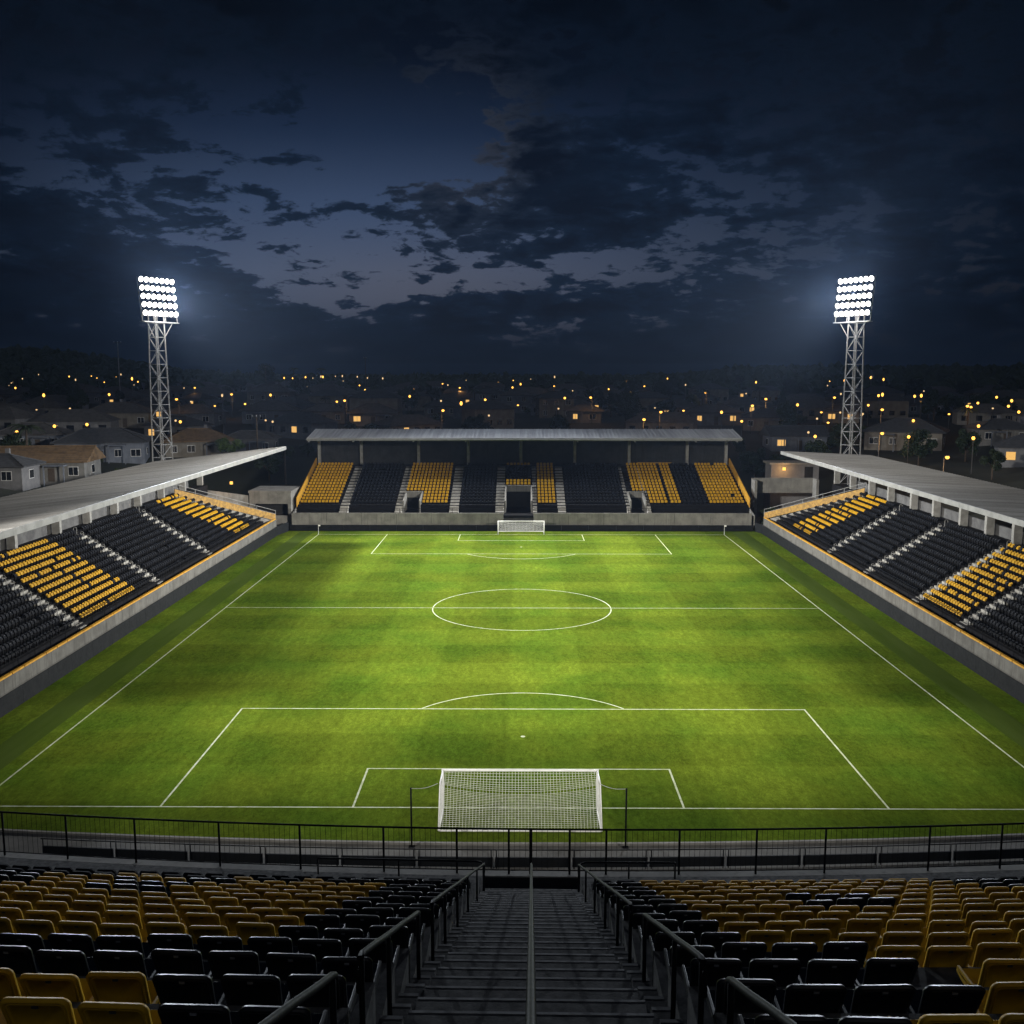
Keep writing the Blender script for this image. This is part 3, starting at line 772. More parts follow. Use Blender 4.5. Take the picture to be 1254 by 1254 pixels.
BL = [(-34.8,-28.6,'yellow'),(-27.0,-19.8,'black'),(-18.55,-11.4,'yellow'),(-9.7,-4.1,'black'),(-2.5,1.75,'mix'),(2.6,5.6,'yellow'),(7.15,16.45,'black'),(17.9,23.2,'yellow'),(23.5,25.3,'yellow'),(25.5,29.4,'black'),(29.6,35.2,'yellow')]
for r in range(FN):
    y = FY+FP*r+.12; z = FZ+FR*r
    for a, b_, c in BL:
        n = int((b_-a)/.56)
        for k in range(n):
            x = a+.28+k*(b_-a-.1)/n
            if any(v0-.25 < x < v1+.25 and r < nn for v0, v1, nn in VOMS): continue
            cc = c if c != 'mix' else ('yellow' if r in (6, 7, 13) else 'black')
            if random.random() < .004: continue
            lowseat(x, y+random.uniform(-.02, .02), z, math.pi, cc, .41, True, .33)
for x0, x1 in ((-35.6, -2.8), (2.0, 35.7)):
    o = MB(); n = max(1, int((x1-x0)/4.1))
    for k in range(n):
        a, b_ = x0+(x1-x0)*k/n, x0+(x1-x0)*(k+1)/n
        o.box(a+.012, b_-.012, 151.72, 151.84, .02, .93)
        for q in range(3): o.box(a+.3+q*1.6, a+.38+q*1.6, 151.84, 151.92, 0, .8)
    ob = o.build('perimeter_board', M['board'])
    tag(ob, 'low black boards under the far concrete wall, %s of the small goal' % ('left' if x0 < 0 else 'right'), 'board', 'perimeter boards')

# ------------------------------------------------------------------ side grandstands
def side_stand(s, aisles, colY, roof, yend, label, yel):
    root = empty('grandstand', (s*36.5, 100, 0)); tag(root, label, 'grandstand', 'grandstands')
    def sbd(mb, name, m, **k):
        vs = [((x if s > 0 else -x)-s*36.5, y-100, z) for x, y, z in mb.v]
        mb.v = vs
        if s < 0: mb.f = [tuple(reversed(f)) for f in mb.f]
        return mb.build(name, m, root, **k)
    Y0 = 50.0; XF = 36.55; X1, PX, Z1, DZ, N = 38.1, .70, 2.55, .44, 12
    yend_r = lambda x: yend-1.5*(x-36.5)
    wl = MB(); k = 0; y = Y0
    while y < yend:
        y2 = min(y+3.2, yend); wl.box(XF, XF+.3, y+.012, y2-.012, 1.46, 2.48); y = y2
    wl.box(XF+.02, XF+.27, Y0, yend, 0, 1.455)
    wl.box(XF-.05, XF+.34, Y0, yend, 1.40, 1.456)
    sbd(wl, 'front_wall', M['concrete_side'])
    cpn = MB(); y = Y0
    while y < yend:
        g1 = random.choice((1.8, 2.6, 3.4, 4.6)); y2 = min(y+g1, yend)
        cpn.box(XF+.02, XF+.26, y, y2-.14, 2.483, 2.62); y = y2
    sbd(cpn, 'capping_rail', M['yellow'])  # yellow light on the handrail put into its colour
    wk = MB(); wk.box(XF+.31, X1-.25, Y0, yend-1.5, 1.9, 2.2)
    for r in range(N):
        xa = X1+PX*r-.12; z = Z1+DZ*r
        wk.box(xa-.13*(r == 0), xa+PX+.0005*r, Y0, yend_r(xa)-.2, z-1.2, z)
    xb = X1+PX*N-.12
    wk.box(xb+.01, xb+1.8, Y0, yend_r(xb)+14, 6.2, Z1+DZ*N-.08)
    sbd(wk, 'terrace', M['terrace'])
    zb = Z1+DZ*N
    dw = MB(); dw.prism([(XF+.3,yend-.02,0),(xb,yend_r(xb)-.1,0),(xb,yend_r(xb)-.1,zb-.1),(XF+.3,yend-.02,2.2)], (.1,.14,0)); sbd(dw, 'end_wall', M['concrete'])
    eb = MB(); eb.prism([(XF+.1,yend+.03,2.3),(xb,yend_r(xb)-.02,zb-.1),(xb,yend_r(xb)-.02,zb+.85),(XF+.1,yend+.03,3.25)], (.08,.09,0)); sbd(eb, 'end_barrier', M['yellow_dim'])
    rl = MB(); rl.tube([(XF+.2,yend+.5,3.7),(xb+.5,yend_r(xb)+.8,zb+1.5)], .04, 6); rl.tube([(XF+.2,yend+.5,3.2),(xb+.5,yend_r(xb)+.8,zb+1.0)], .03, 6)
    for k in range(6):
        t = k/5; rl.tube([(XF+.2+(xb+.3-XF)*t, yend+.5+(yend_r(xb)+.3-yend)*t, 2+4*t), (XF+.2+(xb+.3-XF)*t, yend+.5+(yend_r(xb)+.3-yend)*t, 3.7+(zb-2.2)*t)], .035, 6)
    sbd(rl, 'end_railing', M['steel'])
    for ya in aisles:
        v = MB()
        for r in range(N):
            x = X1+PX*r-.12; z = Z1+DZ*r
            v.box(x-.32, x+.01, ya-.65, ya+.65, z-.6, z-DZ/2+.03); v.box(x+.011, x+PX-.33, ya-.65, ya+.65, z-.6, z+.03)
        sbd(v, 'staircase', M['stair'])
        for r in range(0, N):
            x = X1+PX*r; z = Z1+DZ*r
            for sy in (-.72,):
                v = MB(); v.tube([(x,ya+sy,z+.03),(x,ya+sy,z+.75),(x+.08,ya+sy,z+.86),(x+.24,ya+sy,z+.86),(x+.32,ya+sy,z+.75),(x+.32,ya+sy,z+.3)], .03, 5)
                sbd(v, 'aisle_hoop', M['steel'])
    rr = MB(); rr.tube([(X1-.5,Y0,3.35),(X1-.5,yend-2.5,3.35)], .03, 6); rr.tube([(X1-.5,Y0,2.9),(X1-.5,yend-2.5,2.9)], .02, 6)
    y = Y0+1
    while y < yend-2.6: rr.tube([(X1-.5,y,2.2),(X1-.5,y,3.35)], .028, 6); y += 2.6
    sbd(rr, 'front_railing', M['rail'])
    (xf, zf), (xk, zk), ye = roof
    for y in colY:
        v = MB(); ztop = zf+(zk-zf)*(xb+.9-xf)/(xk-xf)-.3
        v.box(xb+.5, xb+1.3, y-.24, y+.24, zb-.1 if y < yend_r(xb)+13 else 5.0, ztop); sbd(v, 'column', M['column'])
        v = MB(); zq = lambda x: zf+(zk-zf)*(x-xf)/(xk-xf)-.42
        v.bar((xb+1.3,y,zq(xb+1.3)),(xf+.5,y,zq(xf+.5)),.16,.24); v.bar((xb+.6,y,ztop-1.6),(xb-3.2,y,zq(xb-3.2)-.1),.12,.14)
        sbd(v, 'roof_beam', M['yellow_dim'])  # warm light on the truss put into the yellow
    rf = MB()
    rib_roof(rf, (xf,Y0,zf),(xf,ye,zf),(xk,ye,zk),(xk,Y0,zk), .75, .045)
    sbd(rf, 'roof', M['sheet'])
    v = MB(); v.box(xf-.13, xf-.005, Y0, ye, zf-.44, zf+.04); sbd(v, 'fascia', M['fascia'])
    v = MB(); v.tube([(xf+1.2,Y0,zf-.55),(xf+1.2,ye-.3,zf-.55)], .06, 6); sbd(v, 'purlin', M['yellow_dim'])
    bk = MB(); bk.box(xb+1.5, xb+1.75, Y0, yend_r(xb)+10, zb-.1, zb+1.0); sbd(bk, 'back_wall', M['concrete_dark'])
    for k, y in enumerate(colY):
        if k % 2 == 0:
            v = MB(); v.box(xb-2.2, xb-2.0, y+3.1, y+3.3, zq(xb-2)-.3, zq(xb-2)-.15); sbd(v, 'roof_lamp', M['warmlamp'])
    for r in range(N):
        x = X1+PX*r+.10; z = Z1+DZ*r; y = 52.0
        while y < yend_r(x)-.6:
            if not any(abs(y-a) < .98 for a in aisles) and random.random() > .004:
                cq = yel(y, r)
                if cq == 'yellow' and random.random() < .05: cq = 'black'
                lowseat(s*x, y+random.uniform(-.03, .03), z, math.pi/2*s+random.uniform(-.05, .05), cq, .36, True, .27)
            y += .545
    bb = MB(); y = Y0; xx = XF-.10
    while y < yend:
        y2 = min(y+4.0, yend); bb.box(xx, xx+.07, y+.008, y2-.008, .03, 1.38); y = y2
    vs = [(s*x, y, z) for x, y, z in bb.v]; bb.v = vs
    if s < 0: bb.f = [tuple(reversed(f)) for f in bb.f]
    tag(bb.build('perimeter_board', M['board']), 'tall black boards at the foot of the stand, %s side of the pitch' % ('left' if s < 0 else 'right'), 'board', 'perimeter boards')
    return root
def yl(y, r):
    t = r/11
    if 131-7*t < y < 138-6*t: return 'yellow'
    if 84 < y < 95.8-.8*t: return 'yellow'
    return 'black'
def yr(y, r):
    t = r/11
    if 130-5*t < y < 138.3-6*t: return 'yellow'
    if 85 < y < 92.9: return 'yellow'
    return 'black'
side_stand(-1, [118.7, 101.7, 83.15, 66], [66,74,82.5,90.8,99.8,107,114.4,121.5,129.6,138,145.6], ((34.9,13.32),(54.6,11.05),147.2), 147, 'long roofed stand on the left of the pitch, with grey sloping roof and black seats', yl)
side_stand(1, [120.8, 107.8, 93.9, 84.1, 72], [70,78.5,86.5,94.4,100,106,113,119.5,127,134,141.6,148.8], ((39.15,12.45),(52.6,11.85),150), 149, 'long roofed stand on the right of the pitch, with grey sloping roof and black seats', yr)
so = stuff.build('stadium_seats', [M['stuff_yellow'], M['stuff_black'], M['rail'], M['plate']])
tag(so, 'massed yellow and black seats filling the far and side stands', 'seats', kind='stuff')

# advertising boards on the pavement behind the near goal line
k = 0
for i in range(-6, 7):
    x0, x1 = i*3.75-1.82+.4, i*3.75+1.82+.4
    y = 45.6+((x0+x1)/2)**2/560
    root = empty('advert_board', ((x0+x1)/2, y, .01), math.atan(((x0+x1)/2)/280)); h = (x1-x0)/2
    b = MB(); b.box(-h, h, -.04, .04, .06, .55); b.build('panel', M['board'], root)
    b = MB(); b.tube([(-h-.08,0,.92),(h+.09,0,.92)], .03, 6); b.build('rail', M['rail'], root)
    for q in (-h*.96, h*.96):
        b = MB(); b.tube([(q,-.075,0),(q,-.075,.93)], .028, 6); b.build('leg', M['rail'], root)
    tag(root, 'low black board with a rail, %s' % ('straight behind the large goal' if i == 0 else '%s one %s of the goal along the pavement' % (ORD[abs(i)-1], 'left' if i < 0 else 'right')), 'board', 'low boards on the pavement')

# ------------------------------------------------------------------ floodlight towers
def tower(x, y, aim, label, hz=38.9):
    zb = elev(x, y); root = empty('floodlight_tower', (x, y, zb)); tag(root, label, 'floodlight', 'floodlight towers')
    H = hz-7.0-zb; wb, wt = 1.2, .82
    yaw = math.atan2(aim[1]-y, aim[0]-x)-math.pi/2
    c, s = math.cos(yaw), math.sin(yaw)
    def Rt(p): return Vector((c*p[0]-s*p[1], s*p[0]+c*p[1], p[2]))
    ww = lambda z: wb+(wt-wb)*z/H
    for a, b_ in ((-1,-1),(1,-1),(1,1),(-1,1)):
        v = MB(); v.bar(Rt((a*wb,b_*wb,0)), Rt((a*wt,b_*wt,H+1.2)), .16, .16); v.build('leg', M['steel'], root)
    n = 15; br = MB()
    for k in range(n+1):
        z = H*k/n; w0 = ww(z)
        cs = [Rt((a*w0,b_*w0,z)) for a, b_ in ((-1,-1),(1,-1),(1,1),(-1,1))]
        for i in range(4): br.bar(cs[i], cs[(i+1) % 4], .075)
        if k < n:
            z2 = H*(k+1)/n; w1 = ww(z2); c2 = [Rt((a*w1,b_*w1,z2)) for a, b_ in ((-1,-1),(1,-1),(1,1),(-1,1))]
            for i in range(4):
                if (k+i) % 2: br.bar(cs[i], c2[(i+1) % 4], .062)
                else: br.bar(cs[(i+1) % 4], c2[i], .062)
    br.build('lattice_bracing', M['steel'], root)
    # head
    pw, z0, z1 = 3.35, H+.2, H+7.0
    tilt = lambda z: 1.25-(z-z0)*.12
    fr = MB()
    fr.box(-.01, .01, 0, .001, 0, .001)
    fr = MB()
    for z in (z0, z0+.95): fr.bar(Rt((-pw,tilt(z)-.1,z)), Rt((pw,tilt(z)-.1,z)), .13)
    for i in range(5):
        z = z0+1.35+i*1.28; fr.bar(Rt((-pw,tilt(z)-.25,z)), Rt((pw,tilt(z)-.25,z)), .12)
    for xx in (-pw, -pw/3, pw/3, pw): fr.bar(Rt((xx,tilt(z0)-.3,z0)), Rt((xx,tilt(z1)-.3,z1)), .12)
    fr.build('lamp_frame', M['steel'], root)
    pf = MB(); pf.add([Rt(p) for p in ((-pw,tilt(z0)-.9,z0-.1),(pw,tilt(z0)-.9,z0-.1),(pw,tilt(z0)+.2,z0-.1),(-pw,tilt(z0)+.2,z0-.1),(-pw,tilt(z0)-.9,z0),(pw,tilt(z0)-.9,z0),(pw,tilt(z0)+.2,z0),(-pw,tilt(z0)+.2,z0))], [(0,3,2,1),(4,5,6,7),(0,1,5,4),(1,2,6,5),(2,3,7,6),(3,0,4,7)]); pf.build('platform', M['steel'], root)
    for a in (-1, 1):
        v = MB(); v.bar(Rt((a*2.5,tilt(z0)-.4,z0)), Rt((a*.85,.6,H-2.4)), .1); v.build('strut', M['steel'], root)
    # lamps
    hb, lb, kb_ = MB(), MB(), MB(); seg = 16
    d = Vector((0, math.cos(R(12)), -math.sin(R(12)))); up = Vector((0, math.sin(R(12)), math.cos(R(12)))); sx = Vector((1, 0, 0))
    def ring(r, t): return [Rt(sx*r*math.cos(2*math.pi*k/seg)+up*r*math.sin(2*math.pi*k/seg)+d*t) for k in range(seg)]
    a0, a1, a2 = ring(.20,-.35), ring(.44,.10), ring(.46,.16)
    hb.add(a0+a1+a2, [tuple(range(seg))]+[(k,(k+1)%seg,seg+(k+1)%seg,seg+k) for k in range(seg)]+[(seg+k,seg+(k+1)%seg,2*seg+(k+1)%seg,2*seg+k) for k in range(seg)])
    r0, r1 = ring(.415,.12), ring(.17,.06)
    lb.add(r0+r1, [(k,(k+1)%seg,seg+(k+1)%seg,seg+k) for k in range(seg)])
    q0, q1 = ring(.17,.062), ring(.13,.16); kb_.add(q0+q1, [(k,(k+1)%seg,seg+(k+1)%seg,seg+k) for k in range(seg)]+[tuple(range(seg,2*seg))])
    ph = None
    for i in range(5):
        for j in range(7):
            z = z0+1.35+i*1.28; p = Rt((-2.95+j*5.9/6, tilt(z), z))
            if ph is None:
                ph = hb.build('lamp', M['steel'], root); lb.build('lens', M['lens'], ph); kb_.build('bulb', M['bulb'], ph); ph.location = p
            else:
                o = copy_tree(ph, root); o.location = p
    ld_ = bpy.data.lights.new('floodlight', 'SPOT'); lo = bpy.data.objects.new('floodlight', ld_); col.objects.link(lo)
    pos = Vector((x, y, zb))+Rt((0, 2.0, H+3.8)); lo.location = pos
    dirv = (Vector((aim[0], aim[1], aim[2]))-pos); lo.rotation_euler = dirv.to_track_quat('-Z', 'Y').to_euler()
    ld_.color = (1.0, .95, .86); ld_.shadow_soft_size = 1.8
    hl = bpy.data.lights.new('halo_spot', 'SPOT'); ho = bpy.data.objects.new('halo_spot', hl); col.objects.link(ho)  # added spot, tipped upward to light a halo in the haze
    ho.location = Vector((x, y, zb))+Rt((0, 1.75, H+3.8)); ho.rotation_euler = Vector(Rt((0, math.cos(R(26)), math.sin(R(26))))).to_track_quat('-Z', 'Y').to_euler()
    hl.energy = 320000 if y > 100 else 0; hl.color = (.80, .89, 1.0); hl.shadow_soft_size = .9; hl.spot_size = R(150); hl.spot_blend = .6
    if y > 100:
        tl_ = bpy.data.lights.new('lattice_fill', 'POINT'); to = bpy.data.objects.new('lattice_fill', tl_); col.objects.link(to)  # added point in mid-air, brightens the lattice and stand roof
        to.location = Vector((x, y, zb))+Rt((0, 4.0, H+1.0)); tl_.energy = 3200; tl_.color = (1, .96, .9); tl_.shadow_soft_size = .6
    return root, ld_
_, l1 = tower(-57.8, 160, (34, 104, 0), 'floodlight tower beside the tall thin pole, behind the roof of the left stand')
_, l2 = tower(52.8, 160, (-34, 104, 0), 'floodlight tower behind the roof of the right stand, before lit street lamps')
for l in (l1, l2): l.energy = 520000; l.spot_size = R(80); l.spot_blend = 1.0; l.shadow_soft_size = 2.6
_, l3 = tower(-66, 8, (9.5, 104, 0), 'floodlight tower beside the end of the stand holding the stairs, left of it')
_, l4 = tower(66, 8, (-9.5, 104, 0), 'floodlight tower beside the end of the stand holding the stairs, right of it')
for l in (l3, l4): l.energy = 1120000; l.spot_size = R(33); l.spot_blend = 1.0; l.shadow_soft_size = 3.2
for l, sx in ((l3, -1), (l4, 1)):                       # added fill spot at the same head, brightens the dark opposite touchline
    src = [o for o in bpy.data.objects if o.type == 'LIGHT' and o.data == l][0]
    d2 = bpy.data.lights.new('floodlight', 'SPOT'); o2 = bpy.data.objects.new('floodlight', d2); col.objects.link(o2)
    o2.location = src.location; o2.rotation_euler = (Vector((-sx*31, 92, 0))-src.location).to_track_quat('-Z', 'Y').to_euler()
    d2.energy = 430000; d2.spot_size = R(34); d2.spot_blend = 1.0; d2.shadow_soft_size = 2.6; d2.color = (1.0, .95, .86)

# ------------------------------------------------------------------ corners between the stands
def solid(name, mb, m, label, cat, group=None):
    o = mb.build(name, m); tag(o, label, cat, group); return o
b = empty('service_building', (-39, 156, 0)); tag(b, 'concrete service entrance with dark opening, between the left stand and the end stand', 'building')
v = MB(); v.box(-3.4,-2.9,-2,5,0,5.6); v.box(2.6,3.1,-2,5,0,5.6); v.box(-2.9,2.6,-2,-1.6,3.9,5.6); v.box(-2.9,2.6,4.6,5,0,5.6); v.build('wall', M['concrete'], b)
v = MB(); v.box(-3.5,3.2,-2.1,5.1,5.603,5.95); v.build('roof', M['concrete'], b)
v = MB(); v.box(-2.89,2.59,-.2,-.1,0,3.89); v.build('doorway', M['dark'], b)  # dark panel, shade of the interior put into its colour
v = MB(); v.box(-3.0,2.6,-2.5,-2.1,0,2.1); v.build('low_wall', M['concrete'], b)
w1 = MB(); w1.prism([(-42.6,154,0),(-42.6,154,5.2),(-52,150,7.0),(-52,150,0)], (0,.4,0)); solid('ramp_wall', w1, M['concrete'], 'sloping concrete ramp wall behind the end of the left stand', 'wall')
w2 = MB(); w2.box(37.2,47.4,160,160.4,5.0,7.4); w2.box(37.2,37.6,158,160,0,7.2); w2.box(47.0,47.4,158,160,0,7.35); solid('retaining_wall', w2, M['concrete'], 'pale concrete wall beside the right end of the end stand', 'wall')
kb2 = empty('kiosk', (46, 169, elev(46, 169))); tag(kb2, 'small flat roofed kiosk with a warm lamp, above the pale concrete wall', 'building')
v = MB(); v.box(-4,4,-2,2,0,9.0); v.build('wall', M['wall3'], kb2)
v = MB(); v.box(-4.4,4.4,-2.6,2.3,9.003,9.3); v.build('roof', M['concrete'], kb2)
v = MB(); v.box(1.6,3.0,-2.06,-2.003,6.6,8.6); v.build('door', M['dark'], kb2)
v = MB(); v.box(-2.1,-1.6,-2.2,-2.003,8.0,8.5); v.build('lamp', M['warmlamp'], kb2)
for sx, y0 in ((-1, 147.2), (1, 149.2)):
    v = MB(); v.prism([(sx*36.6,y0,0),(sx*35.9,151.6,0),(sx*35.9,151.6,1.4),(sx*36.6,y0,1.4)], (.1,.06,0))
    solid('corner_board', v, M['board'], 'short black board closing the %s far corner of the pitch' % ('left' if sx < 0 else 'right'), 'board', 'perimeter boards')
def point(loc, e, c=(1, .5, .14), r=.25):
    l = bpy.data.lights.new('lamp_light', 'POINT'); l.energy = e; l.color = c; l.shadow_soft_size = r
    o = bpy.data.objects.new('lamp_light', l); o.location = loc; col.objects.link(o); return o
point((43.9, 165.6, elev(46,169)+8.0), 260); point((-44.5, 151.5, 7.6), 240)
v = MB(); v.box(-.2,.2,-.12,.12,0,.42); o = v.build('wall_lamp', M['warmlamp']); o.location = (-44.5, 151.9, 7.2); tag(o, 'warm glowing lamp on the ramp wall behind the left stand', 'lamp')

# ------------------------------------------------------------------ houses
def house(loc, rz, w, d, h, kind, wall, tile, lit, label, group='houses of the town', storeys=1, porch=True):
    root = empty('house', loc, rz); tag(root, label, 'house', group)
    b = MB(); b.box(-w/2, w/2, -d/2, d/2, -3, h)
    if kind == 'gable':
        for sx in (-1, 1): b.prism([(sx*w/2-(.2 if sx > 0 else 0), -d/2, h+.001), (sx*w/2-(.2 if sx > 0 else 0), d/2, h+.001), (sx*w/2-(.2 if sx > 0 else 0), 0, h+d*.21)], (.2, 0, 0))
    b.build('wall', M[wall], root)
    e = .7; rh = d*.24; th = .18
    r = MB(); x0, x1, y0, y1 = -w/2-e, w/2+e, -d/2-e, d/2+e
    ins = (d/2+e)*.95 if kind == 'hip' else 0.0
    A = [(x0,y0,h),(x1,y0,h),(x1,y1,h),(x0,y1,h)]; rg = [(x0+ins,0,h+rh),(x1-ins,0,h+rh)]
    lo = [(x,y,z+.02) for x, y, z in A]; hi_ = [(x,y,z+.02+th) for x, y, z in A]; rt = [(x,y,z+.02+th) for x, y, z in rg]
    r.add(lo+hi_+rt, [(3,2,1,0),(0,1,5,4),(1,2,6,5),(2,3,7,6),(3,0,4,7),(4,5,9,8),(6,7,8,9),(5,6,9),(7,4,8)])
    ro = r.build('roof', M[tile], root)
    rb = MB(); rb.bar((x0+ins,0,h+rh+th+.08),(x1-ins,0,h+rh+th+.08),.3,.18)
    if kind == 'hip':
        for sx, ix in ((x0, x0+ins), (x1, x1-ins)):
            for sy in (y0, y1): rb.bar((sx,sy,h+th+.06),(ix,0,h+rh+th+.06),.22,.12)
    rb.build('ridge', M[tile], ro)
    nw = max(2, int(w/3.2)); left = [lit]; zs = [1.0] if storeys == 1 else [1.0, 3.9]
    for zq in zs:
        for k in range(nw):
            x = -w/2+w*(k+.5)/nw
            if k == nw//2 and zq < 2 and nw > 2:
                q = MB(); q.box(x-.5, x+.5, -d/2-.05, -d/2-.003, 0, 2.1); q.build('door', M['door'], root); continue
            f = MB(); ww_ = random.choice((.55, .7, .85)); f.box(x-ww_-.09, x+ww_+.09, -d/2-.06, -d/2-.003, zq-.1, zq+1.35); fo_ = f.build('window', M['frame'], root)
            on = left[0] > 0 and k >= nw//2-1
            left[0] -= on
            p = MB(); p.box(x-ww_, x-.04, -d/2-.085, -d/2-.062, zq, zq+1.25); p.box(x+.04, x+ww_, -d/2-.085, -d/2-.062, zq, zq+1.25); p.build('pane', M['warmwin'] if on else M['glass'], fo_)
    for sx in (-1, 1):
        f = MB(); xx = sx*(w/2+.03); f.box(xx-.03, xx+.03, -.8, .8, .95, 2.35) ; fo_ = f.build('window', M['frame'], root)
        p = MB(); p.box(xx+sx*.031, xx+sx*.05, -.7, .7, 1.05, 2.25); p.build('pane', M['glass'], fo_)
    if porch:
        px = random.choice((-1, 1))*w*.2
        p = MB(); p.box(px-1.6, px+1.6, -d/2-2.2, -d/2-.1, h-.45, h-.28)
        for a in (-1.5, 1.5): p.box(px+a-.09, px+a+.09, -d/2-2.1, -d/2-1.9, -2, h-.45)
        p.build('porch', M['wall1'], root)
    if random.random() < .4:
        c = MB(); cx = random.uniform(-w*.2, w*.2); c.box(cx-.3, cx+.3, .6, 1.2, h+.3, h+rh+1.0); c.build('chimney', M['wall3'], ro)
    return root
WN = ['white', 'pale blue-grey', 'cream', 'grey']; TN = ['grey', 'brown', 'dark slate']
explicit = [  # px centre, base y, width px, kind, wall, tile, lit, storeys, label tail
 (62,592,112,'gable',0,1,0,1,'white house with brown gable roof, largest, behind the left stand roof'),
 (4,612,60,'hip',3,2,.8,1,'dark grey house with a lit lamp window at the left edge, behind the stand roof'),
 (148,524,80,'hip',2,0,.35,1,'cream hip roofed house left of the floodlight tower, one window lit'),
 (128,566,110,'hip',1,2,0,1,'low bluish house under dark roof between the brown gable house and the floodlight tower'),
 (42,553,84,'hip',1,0,.0,1,'bluish grey house behind the brown gable house at the left edge'),
 (100,494,62,'hip',1,0,.0,1,'long bluish house standing at the foot of the tall thin pole'),
 (28,495,54,'hip',2,2,.35,1,'small cream house with two lit windows near the left edge'),
 (240,522,66,'hip',1,0,0,1,'white-blue hip roofed house just right of the left floodlight tower'),
 (243,560,86,'hip',2,1,0,1,'cream house with brown roof right of the left floodlight tower, just behind the stand roof'),
 (308,556,66,'hip',3,0,0,1,'grey house between the left floodlight tower and the end stand roof'),
 (333,503,56,'hip',0,0,.3,2,'white two-storey house with grey roof, one lit window, left of the end stand roof'),
 (332,519,70,'hip',1,0,0,1,'low bluish house in front of the two-storey white house left of the end stand'),
 (399,519,54,'hip',2,0,.0,1,'cream house above the left corner of the end stand roof'),
 (457,522,62,'hip',2,0,.4,1,'cream house with a lit window, second from left behind the end stand roof'),
 (420,494,50,'hip',1,0,0,1,'bluish hip roofed house behind the street lamp above the left part of the end stand'),
 (487,500,46,'hip',1,2,0,1,'pale bluish house with dark slate roof behind the left half of the end stand'),
 (540,510,44,'hip',3,2,.2,1,'grey house beside a street lamp, above the left half of the end stand roof'),
 (597,502,32,'hip',1,2,0,2,'narrow bluish two-storey house above the middle of the end stand roof'),
 (633,506,38,'hip',1,0,0,2,'wide bluish two-storey house above the middle of the end stand roof'),
 (679,512,46,'hip',2,2,0,2,'cream two-storey house with dark roof left of the big round tree'),
 (716,518,30,'hip',3,0,.5,1,'small grey house with a lit window beside the big round tree'),
 (858,498,40,'hip',1,2,0,1,'bluish house behind the street lamp right of the big round tree'),
 (907,504,40,'hip',2,0,.3,1,'cream house beside the brightest street lamp, right of the end stand'),
 (873,521,66,'hip',3,2,.4,1,'long dark grey house with two lit windows above the right part of the end stand'),
 (938,528,60,'hip',2,2,.0,1,'dark cream house above the right corner of the end stand roof'),
 (972,553,72,'gable',1,2,.35,1,'white house with dark gable roof and a lit window, right of the end stand'),
 (1030,518,44,'hip',2,2,.5,1,'cream house with lit windows left of the right floodlight tower'),
 (1108,552,96,'hip',2,2,.0,1,'wide cream house lit by a street lamp right of the right floodlight tower'),
 (1222,545,66,'hip',0,2,0,1,'white hip roofed house near the right edge behind the stand roof'),
 (1120,507,60,'hip',1,2,.3,1,'bluish house beyond the street lamp right of the right floodlight tower'),
 (1240,508,50,'hip',2,2,.4,1,'small cream house with a lit window at the right edge'),
 (190,508,60,'hip',3,0,.3,1,'grey house hidden partly behind the left floodlight tower'),
]
placed = []
for (px, py, wp, kind, wl, tl, lit, st2, lab) in explicit:
    p = solve(px, py); zc = project(p)[2]; w = min(24, max(9, wp*zc/F_PX*.93)); d = w*random.uniform(.6, .75)
    rz = random.uniform(-.25, .25)+math.atan2(-p.x, p.y)*.6
    hh = 2.9 if st2 == 1 else 5.6
    lit = 2 if ('two lit' in lab or 'lit windows' in lab) else 1 if ('lit' in lab.replace('lit by', '')) else 0
    hh *= max(1, min(1.35, w/13))
    p = p+Vector((p.x, p.y, 0)).normalized()*d*.5
    house((p.x, p.y, elev(p.x, p.y)-.1), rz, w, d, hh, kind, 'wall%d' % wl, 'tile%d' % tl, lit, lab, storeys=st2)
    placed.append((p.x, p.y, w*.62+1))
# far houses: one mesh each
def far_house(wall, tile, w, d, h, lit):
    b = MB(); b.box(-w/2, w/2, -d/2, d/2, -4, h, 0)
    e = .6; rh = d*.26; x0, x1, y0, y1 = -w/2-e, w/2+e, -d/2-e, d/2+e; ins = (d/2+e)*.9
    b.add([(x0,y0,h),(x1,y0,h),(x1,y1,h),(x0,y1,h),(x0+ins,0,h+rh),(x1-ins,0,h+rh)], [(3,2,1,0),(0,1,5,4),(2,3,4,5),(1,2,5),(3,0,4)], 1)
    nw = int(w/3)
    for k in range(nw):
        x = -w/2+w*(k+.5)/nw; b.box(x-.7, x+.7, -d/2-.04, -d/2+.01, 1.0, 2.3, 3 if k == lit else 2)
    return b, [M[wall], M[tile], M['glass'], M['warmwin']]
FH = []
for i, (wl, tl, w, d, h, lit) in enumerate((('wall1','tile2',13,9,3,2),('wall3','tile0',15,9,3,1),('wall2','tile2',12,8,5.2,-1),('wall1','tile0',16,9,3.2,-1),('wall3','tile2',11,8,3,0),('wall0','tile0',13,8,3,-1))):
    mb, ms = far_house(wl, tl, w, d, h, lit); o = mb.build('house', ms); FH.append(o)
fh_used = [False]*len(FH); nfar = 0
rng = random.Random(5)
yrow = 232.0; gap = 24.0
def free(x, y, r): return all((x-a)**2+(y-b_)**2 > (r+c)**2 for a, b_, c in placed)
FARLAB = 'small dim hip roofed house among the dark trees of the town behind the stands'
